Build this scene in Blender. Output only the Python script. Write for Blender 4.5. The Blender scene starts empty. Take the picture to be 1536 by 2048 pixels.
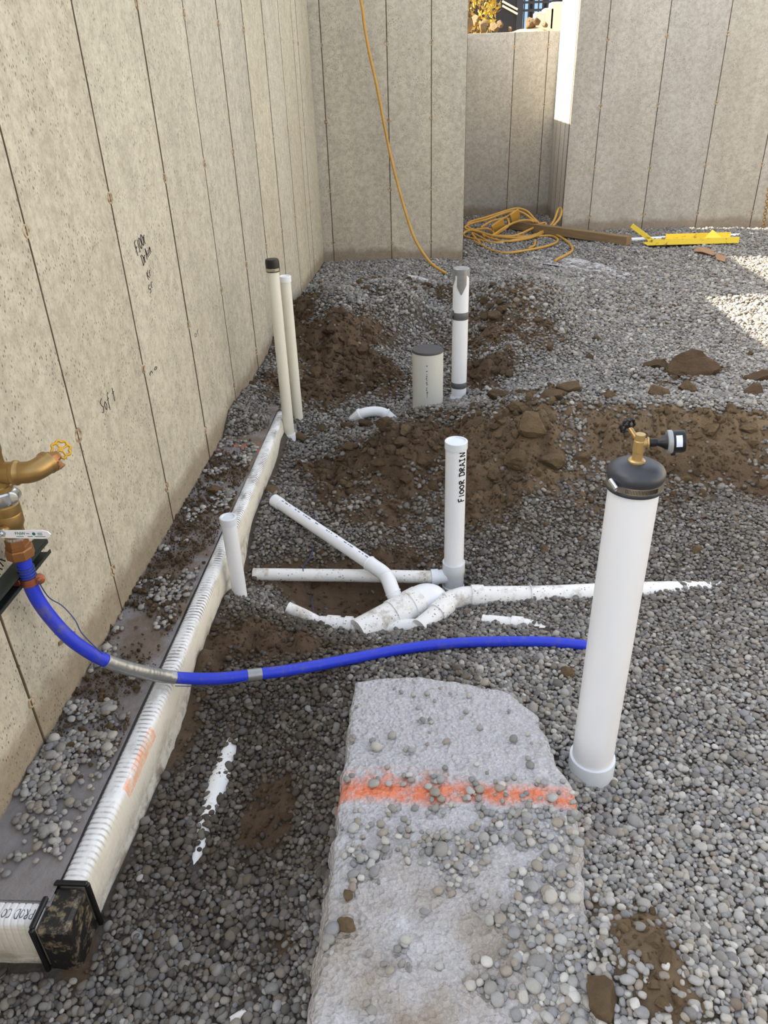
import bpy, math, random
import numpy as np
from mathutils import Vector, Matrix

# ------------------------------------------------------------------ camera calibration (pixels of the 1536x2048 frame -> rays)
FPX = 1504.0
_D = np.array([89, 2616, 1504.0]); _D /= np.linalg.norm(_D)
_Y = np.array([96, -868, 1504.0]); _Y -= _D * _D.dot(_Y); _Y /= np.linalg.norm(_Y)
_X = np.cross(_D, _Y); _U = -_D
CAM = np.array([0.0, 0.0, 1.595])          # z = 0 is the top of the wall footing
def ray(px, py):
    d = np.array([px - 768, py - 1024, FPX]); return np.array([d @ _X, d @ _Y, d @ _U])
def onz(px, py, z): r = ray(px, py); return CAM + r * ((z - CAM[2]) / r[2])
def onx(px, py, x): r = ray(px, py); return CAM + r * (x / r[0])
def ony(px, py, y): r = ray(px, py); return CAM + r * (y / r[1])
def proj(P):
    v = np.atleast_2d(P) - CAM
    cx = v[:, 0]*_X[0] + v[:, 1]*_Y[0] + v[:, 2]*_U[0]
    cy = v[:, 0]*_X[1] + v[:, 1]*_Y[1] + v[:, 2]*_U[1]
    cz = v[:, 0]*_X[2] + v[:, 1]*_Y[2] + v[:, 2]*_U[2]
    return 768 + FPX*cx/cz, 1024 + FPX*cy/cz, cz

sc = bpy.context.scene
COL = sc.collection
cam = bpy.data.cameras.new('camera')
cam.sensor_fit = 'HORIZONTAL'; cam.sensor_width = 36.0; cam.lens = 36.0 * FPX / 1536.0
cam.clip_start = 0.05; cam.clip_end = 300
camo = bpy.data.objects.new('camera', cam); COL.objects.link(camo)
camo.matrix_world = Matrix(((_X[0], -_X[1], -_X[2], CAM[0]),
                            (_Y[0], -_Y[1], -_Y[2], CAM[1]),
                            (_U[0], -_U[1], -_U[2], CAM[2]), (0, 0, 0, 1)))
sc.camera = camo
# ------------------------------------------------------------------ sky, sun, exposure
SUN = Vector((1.0, -0.03, -0.76)).normalized()       # direction the sunlight travels
w = bpy.data.worlds.new('sky'); sc.world = w; w.use_nodes = True
nt = w.node_tree; nt.nodes.clear()
sky = nt.nodes.new('ShaderNodeTexSky'); sky.sky_type = 'NISHITA'; sky.sun_disc = False
sky.sun_elevation = math.asin(-SUN.z); sky.sun_rotation = math.atan2(-SUN.x, -SUN.y)
sky.air_density = 1.0; sky.dust_density = 2.5; sky.ozone_density = 1.0
hs = nt.nodes.new('ShaderNodeHueSaturation'); hs.inputs['Saturation'].default_value = 0.42
wb = nt.nodes.new('ShaderNodeMix'); wb.data_type = 'RGBA'; wb.blend_type = 'MULTIPLY'
wb.inputs['Factor'].default_value = 1.0; wb.inputs['B'].default_value = (1.0, 0.985, 0.96, 1)
bg = nt.nodes.new('ShaderNodeBackground'); bg.inputs['Strength'].default_value = 0.38
out = nt.nodes.new('ShaderNodeOutputWorld')
nt.links.new(sky.outputs[0], hs.inputs['Color']); nt.links.new(hs.outputs[0], wb.inputs['A'])
nt.links.new(wb.outputs['Result'], bg.inputs['Color']); nt.links.new(bg.outputs[0], out.inputs[0])
sl = bpy.data.lights.new('sun', 'SUN'); sl.energy = 12.0; sl.angle = math.radians(0.53); sl.color = (1.0, 0.90, 0.74)
so = bpy.data.objects.new('sun', sl); COL.objects.link(so); so.location = (-6, 2, 8)
so.rotation_euler = SUN.to_track_quat('-Z', 'Y').to_euler()
vs = sc.view_settings
vs.view_transform = 'Standard'; vs.look = 'None'; vs.gamma = 1.0; vs.use_curve_mapping = False
vs.exposure = 0.72

rng = np.random.default_rng(7); random.seed(7)
# ------------------------------------------------------------------ numpy noise
_LAT = np.random.default_rng(3).random((64, 64))
def vnoise(x, y):
    x = np.asarray(x, float); y = np.asarray(y, float)
    xi = np.floor(x).astype(int); yi = np.floor(y).astype(int)
    fx = x - xi; fy = y - yi; fx = fx*fx*(3-2*fx); fy = fy*fy*(3-2*fy)
    a = _LAT[xi % 64, yi % 64]; b = _LAT[(xi+1) % 64, yi % 64]; c = _LAT[xi % 64, (yi+1) % 64]; d = _LAT[(xi+1) % 64, (yi+1) % 64]
    return (a*(1-fx)+b*fx)*(1-fy) + (c*(1-fx)+d*fx)*fy
def fbm(x, y, f, o=4):
    s = 0; a = 1; t = 0
    for i in range(o):
        s = s + a*vnoise(np.asarray(x)*f + 17.3*i, np.asarray(y)*f + 9.1*i); t += a; a *= .5; f *= 2.03
    return s/t

# ------------------------------------------------------------------ materials
def srgb(r, g, b):
    f = lambda c: (c/255/12.92) if c/255 <= .04045 else ((c/255+.055)/1.055)**2.4
    return (f(r), f(g), f(b), 1.0)
class NT:
    def __init__(s, name):
        s.m = bpy.data.materials.new(name); s.m.use_nodes = True; s.t = s.m.node_tree; s.t.nodes.clear()
        s.o = s.n('ShaderNodeOutputMaterial'); s.b = s.n('ShaderNodeBsdfPrincipled'); s.l(s.b.outputs[0], s.o.inputs[0])
    def n(s, t, **k):
        x = s.t.nodes.new(t)
        for a, v in k.items(): setattr(x, a, v)
        return x
    def l(s, a, b): s.t.links.new(a, b)
    def co(s, kind='Object'): return s.n('ShaderNodeTexCoord').outputs[kind]
    def mapping(s, v, scale):
        m = s.n('ShaderNodeMapping'); m.inputs['Scale'].default_value = scale; s.l(v, m.inputs['Vector']); return m.outputs[0]
    def noise(s, v, scale, detail=4, rough=.55):
        x = s.n('ShaderNodeTexNoise'); x.inputs['Scale'].default_value = scale; x.inputs['Detail'].default_value = detail
        x.inputs['Roughness'].default_value = rough; s.l(v, x.inputs['Vector']); return x.outputs['Fac']
    def voro(s, v, scale, feature='F1', out='Distance'):
        x = s.n('ShaderNodeTexVoronoi'); x.feature = feature; x.inputs['Scale'].default_value = scale; s.l(v, x.inputs['Vector']); return x.outputs[out]
    def ramp(s, f, stops, interp='LINEAR'):
        x = s.n('ShaderNodeValToRGB'); x.color_ramp.interpolation = interp; e = x.color_ramp.elements
        while len(e) < len(stops): e.new(.5)
        for i, (p, c) in enumerate(stops):
            e[i].position = p; e[i].color = c if len(c) == 4 else (*c, 1)
        s.l(f, x.inputs[0]); return x.outputs[0]
    def mix(s, f, a, b, blend='MIX'):
        x = s.n('ShaderNodeMix'); x.data_type = 'RGBA'; x.blend_type = blend
        for sock, v in (('Factor', f), ('A', a), ('B', b)):
            if isinstance(v, bpy.types.NodeSocket): s.l(v, x.inputs[sock])
            else: x.inputs[sock].default_value = v
        return x.outputs['Result']
    def math(s, op, a, b=0.0, c=0.0):
        x = s.n('ShaderNodeMath'); x.operation = op
        for i, v in enumerate((a, b, c)):
            if isinstance(v, bpy.types.NodeSocket): s.l(v, x.inputs[i])
            else: x.inputs[i].default_value = v
        return x.outputs[0]
    def bump(s, h, strength=.3, dist=.01, prev=None):
        x = s.n('ShaderNodeBump'); x.inputs['Strength'].default_value = strength; x.inputs['Distance'].default_value = dist
        s.l(h, x.inputs['Height'])
        if prev is not None: s.l(prev, x.inputs['Normal'])
        s.l(x.outputs[0], s.b.inputs['Normal']); return x.outputs[0]
    def col(s, c):
        if isinstance(c, bpy.types.NodeSocket): s.l(c, s.b.inputs['Base Color'])
        else: s.b.inputs['Base Color'].default_value = c
    def set(s, rough=.6, metal=0.0, spec=.5):
        s.b.inputs['Roughness'].default_value = rough; s.b.inputs['Metallic'].default_value = metal
        s.b.inputs['Specular IOR Level'].default_value = spec; return s.m
    def sep(s, v):
        x = s.n('ShaderNodeSeparateXYZ'); s.l(v, x.inputs[0]); return x.outputs
GREY1 = (1, 1, 1, 1); BLK = (0, 0, 0, 1)

def mat_concrete(name, a, b, streak=(1.5, 1.5, .12), joint=False):
    t = NT(name); g = t.n('ShaderNodeNewGeometry').outputs['Position']
    n1 = t.noise(t.mapping(g, streak), 3.0, 5, .6)
    n2 = t.noise(g, 28.0, 5, .7)
    c = t.mix(t.ramp(n1, [(.3, BLK), (.7, GREY1)]), a, b)
    c = t.mix(t.math('MULTIPLY', t.ramp(n2, [(.35, GREY1), (.62, BLK)]), .5), c, srgb(122, 112, 98))
    oi = t.n('ShaderNodeObjectInfo').outputs['Random']
    c = t.mix(.16, c, t.ramp(oi, [(0, srgb(168, 166, 164)), (.5, srgb(212, 204, 186)), (1, srgb(190, 178, 150))]), 'MIX')
    pits = t.ramp(t.voro(t.mapping(g, (1, 1, .55)), 95.0), [(.14, GREY1), (.26, BLK)])
    spk = t.ramp(t.noise(t.mapping(g, (1, 1, .6)), 130.0, 3, .6), [(.56, BLK), (.68, GREY1)])
    c = t.mix(t.math('MULTIPLY', spk, .4), c, srgb(112, 102, 86))
    pmask = t.ramp(t.noise(g, 9.0, 3), [(.46, BLK), (.56, GREY1)])
    pm = t.math('MULTIPLY', pits, pmask)
    c = t.mix(t.math('MULTIPLY', pm, .75), c, srgb(84, 76, 64))
    zz = t.math('SUBTRACT', t.sep(g)[2], t.math('MULTIPLY', t.noise(g, 5, 4), .16))
    st = t.ramp(zz, [(0.0, GREY1), (.07, BLK)])
    c = t.mix(t.math('MULTIPLY', st, .6), c, srgb(116, 96, 72))
    blot = t.ramp(t.noise(t.mapping(g, (1, 1, .5)), 2.2, 6, .65), [(.42, BLK), (.66, GREY1)])
    c = t.mix(t.math('MULTIPLY', blot, .22), c, srgb(138, 130, 116))
    t.col(c)
    h = t.math('SUBTRACT', t.math('MULTIPLY', n2, .5), t.math('MULTIPLY', pm, 1.2))
    t.bump(h, .5, .004)
    return t.set(.85, 0, .25)
M = {}
M['wall_l'] = mat_concrete('left_wall_concrete', srgb(206, 199, 178), srgb(188, 181, 162))
M['wall_b'] = mat_concrete('back_wall_concrete', srgb(204, 197, 178), srgb(182, 178, 168))
M['wall_r'] = mat_concrete('far_wall_concrete', srgb(190, 187, 178), srgb(170, 166, 158))
t = NT('joint_concrete'); g = t.co(); t.col(t.mix(t.noise(g, 30), srgb(70, 60, 48), srgb(112, 98, 80))); M['joint'] = t.set(.95, 0, .2)
t = NT('tie_plug_concrete'); g = t.n('ShaderNodeNewGeometry').outputs['Position']
t.col(t.mix(t.ramp(t.noise(g, 60, 4), [(.4, BLK), (.62, GREY1)]), srgb(190, 176, 150), srgb(138, 112, 84))); t.bump(t.noise(g, 140), .5, .003); M['tie'] = t.set(.9, 0, .2)

def mat_soil():
    t = NT('soil'); g = t.n('ShaderNodeNewGeometry').outputs['Position']
    a = t.n('ShaderNodeAttribute'); a.attribute_name = 'dry'; a.attribute_type = 'GEOMETRY'
    d = t.n('ShaderNodeAttribute'); d.attribute_name = 'dirt'; d.attribute_type = 'GEOMETRY'
    n = t.noise(g, 22, 6, .65)
    dark = t.mix(n, srgb(74, 60, 48), srgb(124, 103, 83)); tan = t.mix(n, srgb(122, 104, 80), srgb(172, 150, 120))
    c = t.mix(a.outputs['Fac'], dark, tan)
    sub = t.mix(t.noise(g, 60, 4), srgb(70, 62, 54), srgb(118, 110, 102))
    c = t.mix(t.ramp(d.outputs['Fac'], [(.05, BLK), (.35, GREY1)]), sub, c)
    t.col(c); t.bump(t.noise(g, 90, 6, .7), .9, .02); return t.set(.95, 0, .15)
M['soil'] = mat_soil()
def mat_clod(name, a, b):
    t = NT(name); g = t.co(); oi = t.n('ShaderNodeObjectInfo').outputs['Random']
    n = t.noise(g, 2.2, 6, .7); c = t.mix(n, a, b)
    k = t.n('ShaderNodeAttribute'); k.attribute_name = 'dry'; k.attribute_type = 'INSTANCER'
    c = t.mix(k.outputs['Fac'], c, t.mix(n, srgb(138, 116, 86), srgb(186, 162, 126)))
    c = t.mix(.25, c, t.ramp(oi, [(0, srgb(60, 44, 32)), (1, srgb(170, 146, 112))]))
    t.col(c); t.bump(t.noise(g, 7, 6, .75), .8, .15); return t.set(.95, 0, .15)
M['clod'] = mat_clod('clod_soil', srgb(86, 69, 54), srgb(138, 115, 92))

def mat_pebble():
    t = NT('river_pebble'); oi = t.n('ShaderNodeObjectInfo').outputs['Random']
    c = t.ramp(oi, [(0, srgb(112, 110, 106)), (.1, srgb(146, 146, 144)), (.2, srgb(176, 174, 168)), (.3, srgb(132, 128, 120)), (.42, srgb(160, 156, 146)),
                    (.52, srgb(122, 122, 124)), (.62, srgb(186, 180, 166)), (.72, srgb(150, 148, 142)), (.8, srgb(140, 128, 110)), (.88, srgb(208, 204, 194)),
                    (.94, srgb(150, 136, 116)), (.985, srgb(134, 112, 92)), (1.0, srgb(150, 100, 80))], 'CONSTANT')
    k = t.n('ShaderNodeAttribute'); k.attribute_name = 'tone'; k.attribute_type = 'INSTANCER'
    g = t.co(); n = t.noise(g, 1.6, 4)
    c = t.mix(.35, c, t.mix(n, srgb(112, 108, 102), srgb(196, 192, 184)))
    c = t.mix(1.0, c, srgb(246, 248, 252), 'MULTIPLY')
    damp_shade = t.mix(1.0, c, srgb(132, 120, 106), 'MULTIPLY')  # wet stones, plus shade of trench and mid gravel painted into the colour
    c = t.mix(k.outputs['Fac'], damp_shade, c)
    t.col(c); t.bump(t.noise(g, 9, 3), .15, .1); return t.set(.62, 0, .35)
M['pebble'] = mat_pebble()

def mat_pvc(name, c0, c1, rough=.35, dirt=0.0, speck=0.0):
    t = NT(name); g = t.n('ShaderNodeNewGeometry').outputs['Position']
    c = t.mix(t.noise(t.mapping(g, (3, 3, .8)), 6, 3), c0, c1)
    if dirt:
        f = t.ramp(t.noise(g, 14, 6, .7), [(.52, BLK), (.68, GREY1)]); c = t.mix(t.math('MULTIPLY', f, dirt), c, srgb(150, 132, 108))
    if speck:
        f = t.ramp(t.voro(g, 70), [(.16, GREY1), (.26, BLK)]); q = t.ramp(t.noise(g, 12, 2), [(.42, BLK), (.56, GREY1)])
        c = t.mix(t.math('MULTIPLY', t.math('MULTIPLY', f, q), speck), c, srgb(104, 92, 78))
    t.col(c); return t.set(rough, 0, .45)
M['pvc'] = mat_pvc('white_pvc', srgb(236, 238, 241), srgb(226, 228, 231), .34)
M['pvc_cream'] = mat_pvc('cream_pvc', srgb(230, 227, 212), srgb(216, 213, 198), .4)
M['pvc_dirty'] = mat_pvc('muddy_pvc', srgb(236, 236, 234), srgb(226, 226, 222), .4, .75, .8)
M['pvc_grey'] = mat_pvc('grey_white_pvc', srgb(206, 206, 198), srgb(196, 196, 190), .4)
M['fitting'] = mat_pvc('fitting_pvc', srgb(222, 228, 234), srgb(210, 216, 222), .3)
def simple(name, c, rough=.5, metal=0.0, spec=.5, var=None, scale=20, bump=0, bs=60):
    t = NT(name); g = t.co()
    t.col(t.mix(t.noise(g, scale), c, var) if var else c)
    if bump: t.bump(t.noise(g, bs), bump, .003)
    return t.set(rough, metal, spec)
M['rubber'] = simple('black_rubber', srgb(38, 40, 46), .42, 0, .5, srgb(58, 60, 66), 30)
M['black'] = simple('black_plastic', srgb(22, 22, 24), .4, 0, .4)
M['black_cap'] = simple('dark_grey_cap', srgb(66, 64, 66), .6, 0, .4, srgb(80, 76, 76), 40)
M['brass'] = simple('brass', srgb(190, 164, 112), .36, .5, .5, srgb(164, 134, 80), 18)
M['brass_old'] = simple('tarnished_brass', srgb(176, 146, 92), .36, .75, .5, srgb(138, 110, 68), 16, .12)
M['bronze'] = simple('bronze', srgb(172, 122, 78), .45, .7, .5, srgb(132, 92, 58), 22, .2)
M['steel'] = simple('stainless_steel', srgb(196, 192, 180), .28, .95, .5, srgb(160, 156, 146), 30)
M['chrome'] = simple('zinc_steel', srgb(206, 210, 214), .22, .95)
M['copper'] = simple('copper', srgb(176, 104, 76), .4, .65, .5, srgb(140, 80, 60), 30)
M['yellow_wheel'] = simple('yellow_wheel_paint', srgb(224, 178, 52), .35, .35, .5, srgb(190, 142, 40), 40)
M['white_paint'] = simple('white_lever_paint', srgb(242, 240, 246), .35)
M['green_ink'] = simple('green_ink', srgb(20, 110, 90), .6)
M['ink'] = simple('black_marker', srgb(20, 20, 22), .7, 0, .2)
M['print'] = simple('grey_print', srgb(86, 88, 96), .7, 0, .2)
M['tape'] = simple('duct_tape', srgb(168, 170, 170), .32, .55, .5, srgb(132, 134, 136), 40, .4, 30)
M['tape_dark'] = simple('dark_duct_tape', srgb(104, 106, 106), .5, .2, .5, srgb(88, 90, 90), 40)
M['wire'] = simple('tracer_wire_blue', srgb(48, 66, 110), .5)
M['strut'] = simple('green_black_strut', srgb(38, 44, 40), .5, .3, .4, srgb(54, 60, 52), 25)
M['label'] = simple('white_sticker', srgb(214, 224, 244), .5)
M['glass_grey'] = simple('grey_gauge_plate', srgb(150, 154, 156), .3, .2)
t = NT('blue_pipe'); g = t.n('ShaderNodeNewGeometry').outputs['Position']
c = t.mix(t.ramp(t.noise(g, 26, 6, .7), [(.52, BLK), (.72, GREY1)]), srgb(34, 56, 196), srgb(96, 92, 120))
t.col(t.mix(.8, srgb(28, 50, 190), c)); M['blue'] = t.set(.45, 0, .45)
t = NT('yellow_hose'); g = t.co(); t.col(t.mix(t.noise(g, 12), srgb(198, 154, 72), srgb(170, 126, 52))); M['hose'] = t.set(.45, 0, .4)
t = NT('yellow_steel'); g = t.n('ShaderNodeNewGeometry').outputs['Position']
t.col(t.mix(t.ramp(t.noise(g, 20, 5), [(.58, BLK), (.7, GREY1)]), srgb(232, 204, 70), srgb(120, 96, 56))); M['ysteel'] = t.set(.5, 0, .4)
t = NT('weathered_wood'); g = t.co(); t.col(t.mix(t.noise(t.mapping(g, (1.2, 14, 14)), 4, 5, .6), srgb(104, 86, 62), srgb(150, 126, 94))); t.bump(t.noise(t.mapping(g, (1, 20, 20)), 5, 4), .3, .004); M['wood'] = t.set(.8, 0, .2)
M['card'] = simple('brown_cardboard', srgb(160, 128, 98), .85, 0, .2, srgb(140, 110, 84), 20)
M['paper'] = simple('white_plastic_scrap', srgb(226, 228, 230), .5)
M['chain'] = simple('rusty_yellow_chain', srgb(176, 142, 74), .5, .4, .4, srgb(120, 84, 44), 60)

def mat_form():
    t = NT('white_form_board'); g = t.n('ShaderNodeNewGeometry').outputs['Position']; x, y, z = t.sep(g)
    base = t.mix(t.noise(g, 16, 4), srgb(240, 242, 244), srgb(222, 222, 218))
    # grime collected in the ribs of the top, more of it far from the near corner
    fr_ = t.math('MODULO', t.math('SUBTRACT', y, 1.045), .016)
    groove = t.math('MULTIPLY', t.math('GREATER_THAN', fr_, .0112), t.ramp(t.math('MULTIPLY_ADD', z, 10.0, .5), [(.2, BLK), (.32, GREY1)]))
    brk = t.ramp(t.noise(t.mapping(g, (30, 8, 30)), 1.0, 4), [(.40, BLK), (.58, GREY1)])
    smear = t.ramp(t.noise(t.mapping(g, (10, 5, 10)), 1.6, 5, .65), [(.5, BLK), (.66, GREY1)])
    far = t.ramp(t.math('MULTIPLY', y, .25), [(.26, (.35,)*3), (.5, (.85,)*3), (.8, GREY1)])
    gr = t.math('MULTIPLY', t.math('MAXIMUM', t.math('MULTIPLY', groove, brk), t.math('MULTIPLY', smear, .55)), far)
    c = t.mix(gr, base, srgb(92, 80, 66))
    cream = t.ramp(t.math('MULTIPLY', z, -10.0), [(.08, BLK), (.2, GREY1)])
    c = t.mix(t.math('MULTIPLY', cream, .55), c, srgb(222, 210, 180))
    mud = t.math('MULTIPLY', t.ramp(t.math('MULTIPLY', z, -6.0), [(.45, BLK), (1.0, GREY1)]), t.ramp(t.noise(g, 18, 6, .7), [(.45, BLK), (.6, GREY1)]))
    c = t.mix(t.math('MULTIPLY', mud, .8), c, srgb(120, 96, 70))
    ob = t.math('MULTIPLY', t.math('COMPARE', y, 1.42, .11), t.math('COMPARE', z, -.022, .02))
    ob = t.math('MULTIPLY', ob, t.math('COMPARE', x, -.79, .02))
    ob = t.math('MULTIPLY', ob, t.ramp(t.noise(t.mapping(g, (1, .5, 1)), 45, 6, .7), [(.36, BLK), (.66, GREY1)]))
    c = t.mix(t.math('MULTIPLY', ob, .75), c, srgb(238, 140, 74))
    t.col(c); t.bump(t.voro(t.mapping(g, (1, 60, 130)), 1.0), .25, .003); return t.set(.55, 0, .35)
M['form'] = mat_form()
def mat_footing():
    t = NT('footing_concrete'); g = t.n('ShaderNodeNewGeometry').outputs['Position']; x, y, z = t.sep(g)
    c = t.mix(t.noise(g, 14, 5), srgb(150, 148, 150), srgb(112, 106, 102))
    d = t.ramp(t.noise(g, 5.5, 5, .6), [(.40, BLK), (.56, GREY1)])
    far = t.ramp(t.math('MULTIPLY', y, .25), [(.33, BLK), (.45, GREY1)])
    c = t.mix(t.math('MULTIPLY', d, t.math('MULTIPLY_ADD', far, .75, .15)), c, t.mix(t.noise(g, 40, 4), srgb(88, 76, 64), srgb(128, 112, 96)))
    o = t.math('MULTIPLY', t.math('COMPARE', y, 3.42, .06), t.ramp(t.noise(g, 26, 3), [(.56, BLK), (.62, GREY1)]))
    c = t.mix(o, c, srgb(214, 96, 52))
    t.col(c); t.bump(t.noise(g, 70, 5), .6, .006); return t.set(.85, 0, .3)
M['footing'] = mat_footing()
def mat_slab():
    t = NT('rough_pad_concrete'); g = t.n('ShaderNodeNewGeometry').outputs['Position']; x, y, z = t.sep(g)
    c = t.mix(t.noise(g, 30, 6, .7), srgb(222, 222, 226), srgb(178, 176, 176))
    c = t.mix(t.math('MULTIPLY', t.ramp(t.voro(g, 95), [(.1, BLK), (.55, GREY1)]), .3), c, srgb(150, 148, 148))
    near = t.ramp(t.math('MULTIPLY', y, .5), [(.375, GREY1), (.5, (.75,)*3), (.625, BLK)])
    brown = t.math('MULTIPLY', near, t.ramp(t.noise(g, 6, 4), [(.35, BLK), (.6, GREY1)]))
    c = t.mix(t.math('MULTIPLY', brown, .9), c, t.mix(t.noise(g, 60, 4), srgb(134, 120, 102), srgb(174, 162, 144)))
    wob = t.math('MULTIPLY_ADD', t.noise(t.mapping(g, (1, .3, 1)), 5, 4), .09, -.045)
    yy = t.math('ADD', y, wob)
    band = t.ramp(t.math('ABSOLUTE', t.math('SUBTRACT', yy, 1.318)), [(.012, GREY1), (.042, BLK)])
    tex = t.ramp(t.noise(g, 26, 5, .7), [(.30, BLK), (.52, GREY1)])
    c = t.mix(t.math('MULTIPLY', t.math('MULTIPLY', band, tex), .92), c, t.mix(t.noise(g, 50, 3), srgb(232, 112, 66), srgb(240, 150, 110)))
    lf = t.math('MULTIPLY', t.ramp(t.math('MULTIPLY_ADD', x, 1.0, .5), [(.5, GREY1), (.62, BLK)]), t.ramp(t.math('ABSOLUTE', t.math('SUBTRACT', yy, 1.345)), [(.02, GREY1), (.06, BLK)]))
    c = t.mix(t.math('MULTIPLY', t.math('MULTIPLY', lf, t.ramp(t.noise(g, 40, 5, .7), [(.42, BLK), (.6, GREY1)])), .6), c, srgb(228, 128, 88))
    t.col(c)
    h = t.math('ADD', t.math('MULTIPLY', t.voro(g, 80), .8), t.noise(g, 60, 5))
    t.bump(h, 1.0, .014); return t.set(.85, 0, .25)
M['pad'] = mat_slab()
t = NT('muddy_black_plastic'); g = t.n('ShaderNodeNewGeometry').outputs['Position']
t.col(t.mix(t.ramp(t.noise(g, 34, 6, .7), [(.50, BLK), (.64, GREY1)]), srgb(30, 29, 28), srgb(132, 118, 94))); M['corner'] = t.set(.5, 0, .4)
M['bank'] = simple('dry_bank_soil', srgb(196, 168, 122), .95, 0, .15, srgb(158, 130, 92), 9, .8, 20)
M['fence'] = simple('black_fence_paint', srgb(24, 30, 42), .45)
M['fence_board'] = simple('dark_fence_board', srgb(26, 28, 34), .6, 0, .3, srgb(36, 38, 44), 4)
M['siding'] = simple('pale_siding', srgb(214, 208, 190), .7)
M['pane'] = simple('sky_reflection_pane', srgb(120, 164, 210), .12, 0, .7)  # blue base colour stands in for sky mirrored in the glass
t = NT('autumn_leaf'); oi = t.co(); t.col(t.ramp(t.noise(oi, 3.0, 2), [(.3, srgb(120, 108, 40)), (.5, srgb(186, 160, 62)), (.62, srgb(150, 130, 50)), (.72, srgb(170, 84, 50))])); M['leaf'] = t.set(.6, 0, .3)
M['bark'] = simple('brown_bark', srgb(92, 74, 56), .9)

# ------------------------------------------------------------------ mesh building helpers
def _perp(a):
    a = Vector(a).normalized(); h = Vector((0, 0, 1)) if abs(a.z) < .9 else Vector((1, 0, 0))
    u = a.cross(h).normalized(); return a, u, a.cross(u).normalized()
class MB:
    def __init__(s): s.v = []; s.f = []
    def add(s, vs, fs):
        o = len(s.v); s.v += [tuple(map(float, p)) for p in vs]; s.f += [tuple(i+o for i in f) for f in fs]; return s
    def box(s, c, size, R=None, ch=0.0):
        hx, hy, hz = [k/2 for k in size]; c = Vector(c)
        vs = [Vector((x*hx, y*hy, z*hz)) for x in (-1, 1) for y in (-1, 1) for z in (-1, 1)]
        if ch:
            vs = []; fs = []
            import itertools
            idx = {}
            for sx, sy, sz in itertools.product((-1, 1), repeat=3):
                for ax in range(3):
                    p = [sx*(hx-ch), sy*(hy-ch), sz*(hz-ch)]; p[ax] = (sx*hx, sy*hy, sz*hz)[ax]
                    idx[(sx, sy, sz, ax)] = len(vs); vs.append(Vector(p))
            for ax in range(3):
                o = [a for a in range(3) if a != ax]
                for sg in (-1, 1):
                    q = []
                    for a, b in ((-1, -1), (1, -1), (1, 1), (-1, 1)):
                        k = [0, 0, 0]; k[ax] = sg; k[o[0]] = a; k[o[1]] = b; q.append(idx[(*k, ax)])
                    fs.append(tuple(q))
            for a, b in ((0, 1), (0, 2), (1, 2)):
                cax = 3-a-b
                for sa, sb in itertools.product((-1, 1), repeat=2):
                    k0 = [0, 0, 0]; k0[a] = sa; k0[b] = sb; k1 = list(k0); k0[cax] = -1; k1[cax] = 1
                    fs.append((idx[(*k0, a)], idx[(*k1, a)], idx[(*k1, b)], idx[(*k0, b)]))
            for k in itertools.product((-1, 1), repeat=3): fs.append((idx[(*k, 0)], idx[(*k, 1)], idx[(*k, 2)]))
        else: fs = [(0, 1, 3, 2), (4, 6, 7, 5), (0, 4, 5, 1), (2, 3, 7, 6), (0, 2, 6, 4), (1, 5, 7, 3)]
        if R is not None: vs = [R @ p for p in vs]
        return s.add([c+p for p in vs], fs)
    def lathe(s, prof, org, axis=(0, 0, 1), n=28, close=True):
        a, u, v = _perp(axis); org = Vector(org); vs = []; fs = []
        for r, h in prof:
            for k in range(n):
                t = 2*math.pi*k/n; vs.append(org + a*h + (u*math.cos(t) + v*math.sin(t))*r)
        m = len(prof)
        for i in range(m-1):
            for k in range(n): fs.append((i*n+k, i*n+(k+1) % n, (i+1)*n+(k+1) % n, (i+1)*n+k))
        if close:
            fs.append(tuple(range(n-1, -1, -1))); fs.append(tuple((m-1)*n+k for k in range(n)))
        return s.add(vs, fs)
    def tube(s, path, r, n=16, caps=True, rings=None):
        P = [Vector(p) for p in path]; m = len(P); R = r if hasattr(r, '__len__') else [r]*m
        T = []
        for i in range(m):
            d = (P[min(i+1, m-1)] - P[max(i-1, 0)]); T.append(d.normalized())
        _, u, _v = _perp(T[0]); vs = []; fs = []
        for i in range(m):
            if i:
                q = T[i-1].rotation_difference(T[i]); u = q @ u
            u = (u - T[i]*u.dot(T[i])).normalized(); v = T[i].cross(u)
            for k in range(n):
                t = 2*math.pi*k/n; vs.append(P[i] + (u*math.cos(t) + v*math.sin(t))*R[i])
        for i in range(m-1):
            for k in range(n): fs.append((i*n+k, i*n+(k+1) % n, (i+1)*n+(k+1) % n, (i+1)*n+k))
        if caps:
            fs.append(tuple(range(n-1, -1, -1))); fs.append(tuple((m-1)*n+k for k in range(n)))
        return s.add(vs, fs)
    def torus(s, c, axis, R, r, n=24, m=8):
        a, u, v = _perp(axis); c = Vector(c); vs = []; fs = []
        for i in range(n):
            t = 2*math.pi*i/n; d = u*math.cos(t) + v*math.sin(t)
            for k in range(m):
                q = 2*math.pi*k/m; vs.append(c + d*(R + r*math.cos(q)) + a*(r*math.sin(q)))
        for i in range(n):
            for k in range(m): fs.append((i*m+k, ((i+1) % n)*m+k, ((i+1) % n)*m+(k+1) % m, i*m+(k+1) % m))
        return s.add(vs, fs)
    def grid(s, P):
        P = np.asarray(P); a, b = P.shape[:2]; o = len(s.v)
        s.v += [tuple(p) for p in P.reshape(-1, 3).tolist()]
        s.f += [(o+i*b+j, o+(i+1)*b+j, o+(i+1)*b+j+1, o+i*b+j+1) for i in range(a-1) for j in range(b-1)]
        return s
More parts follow.
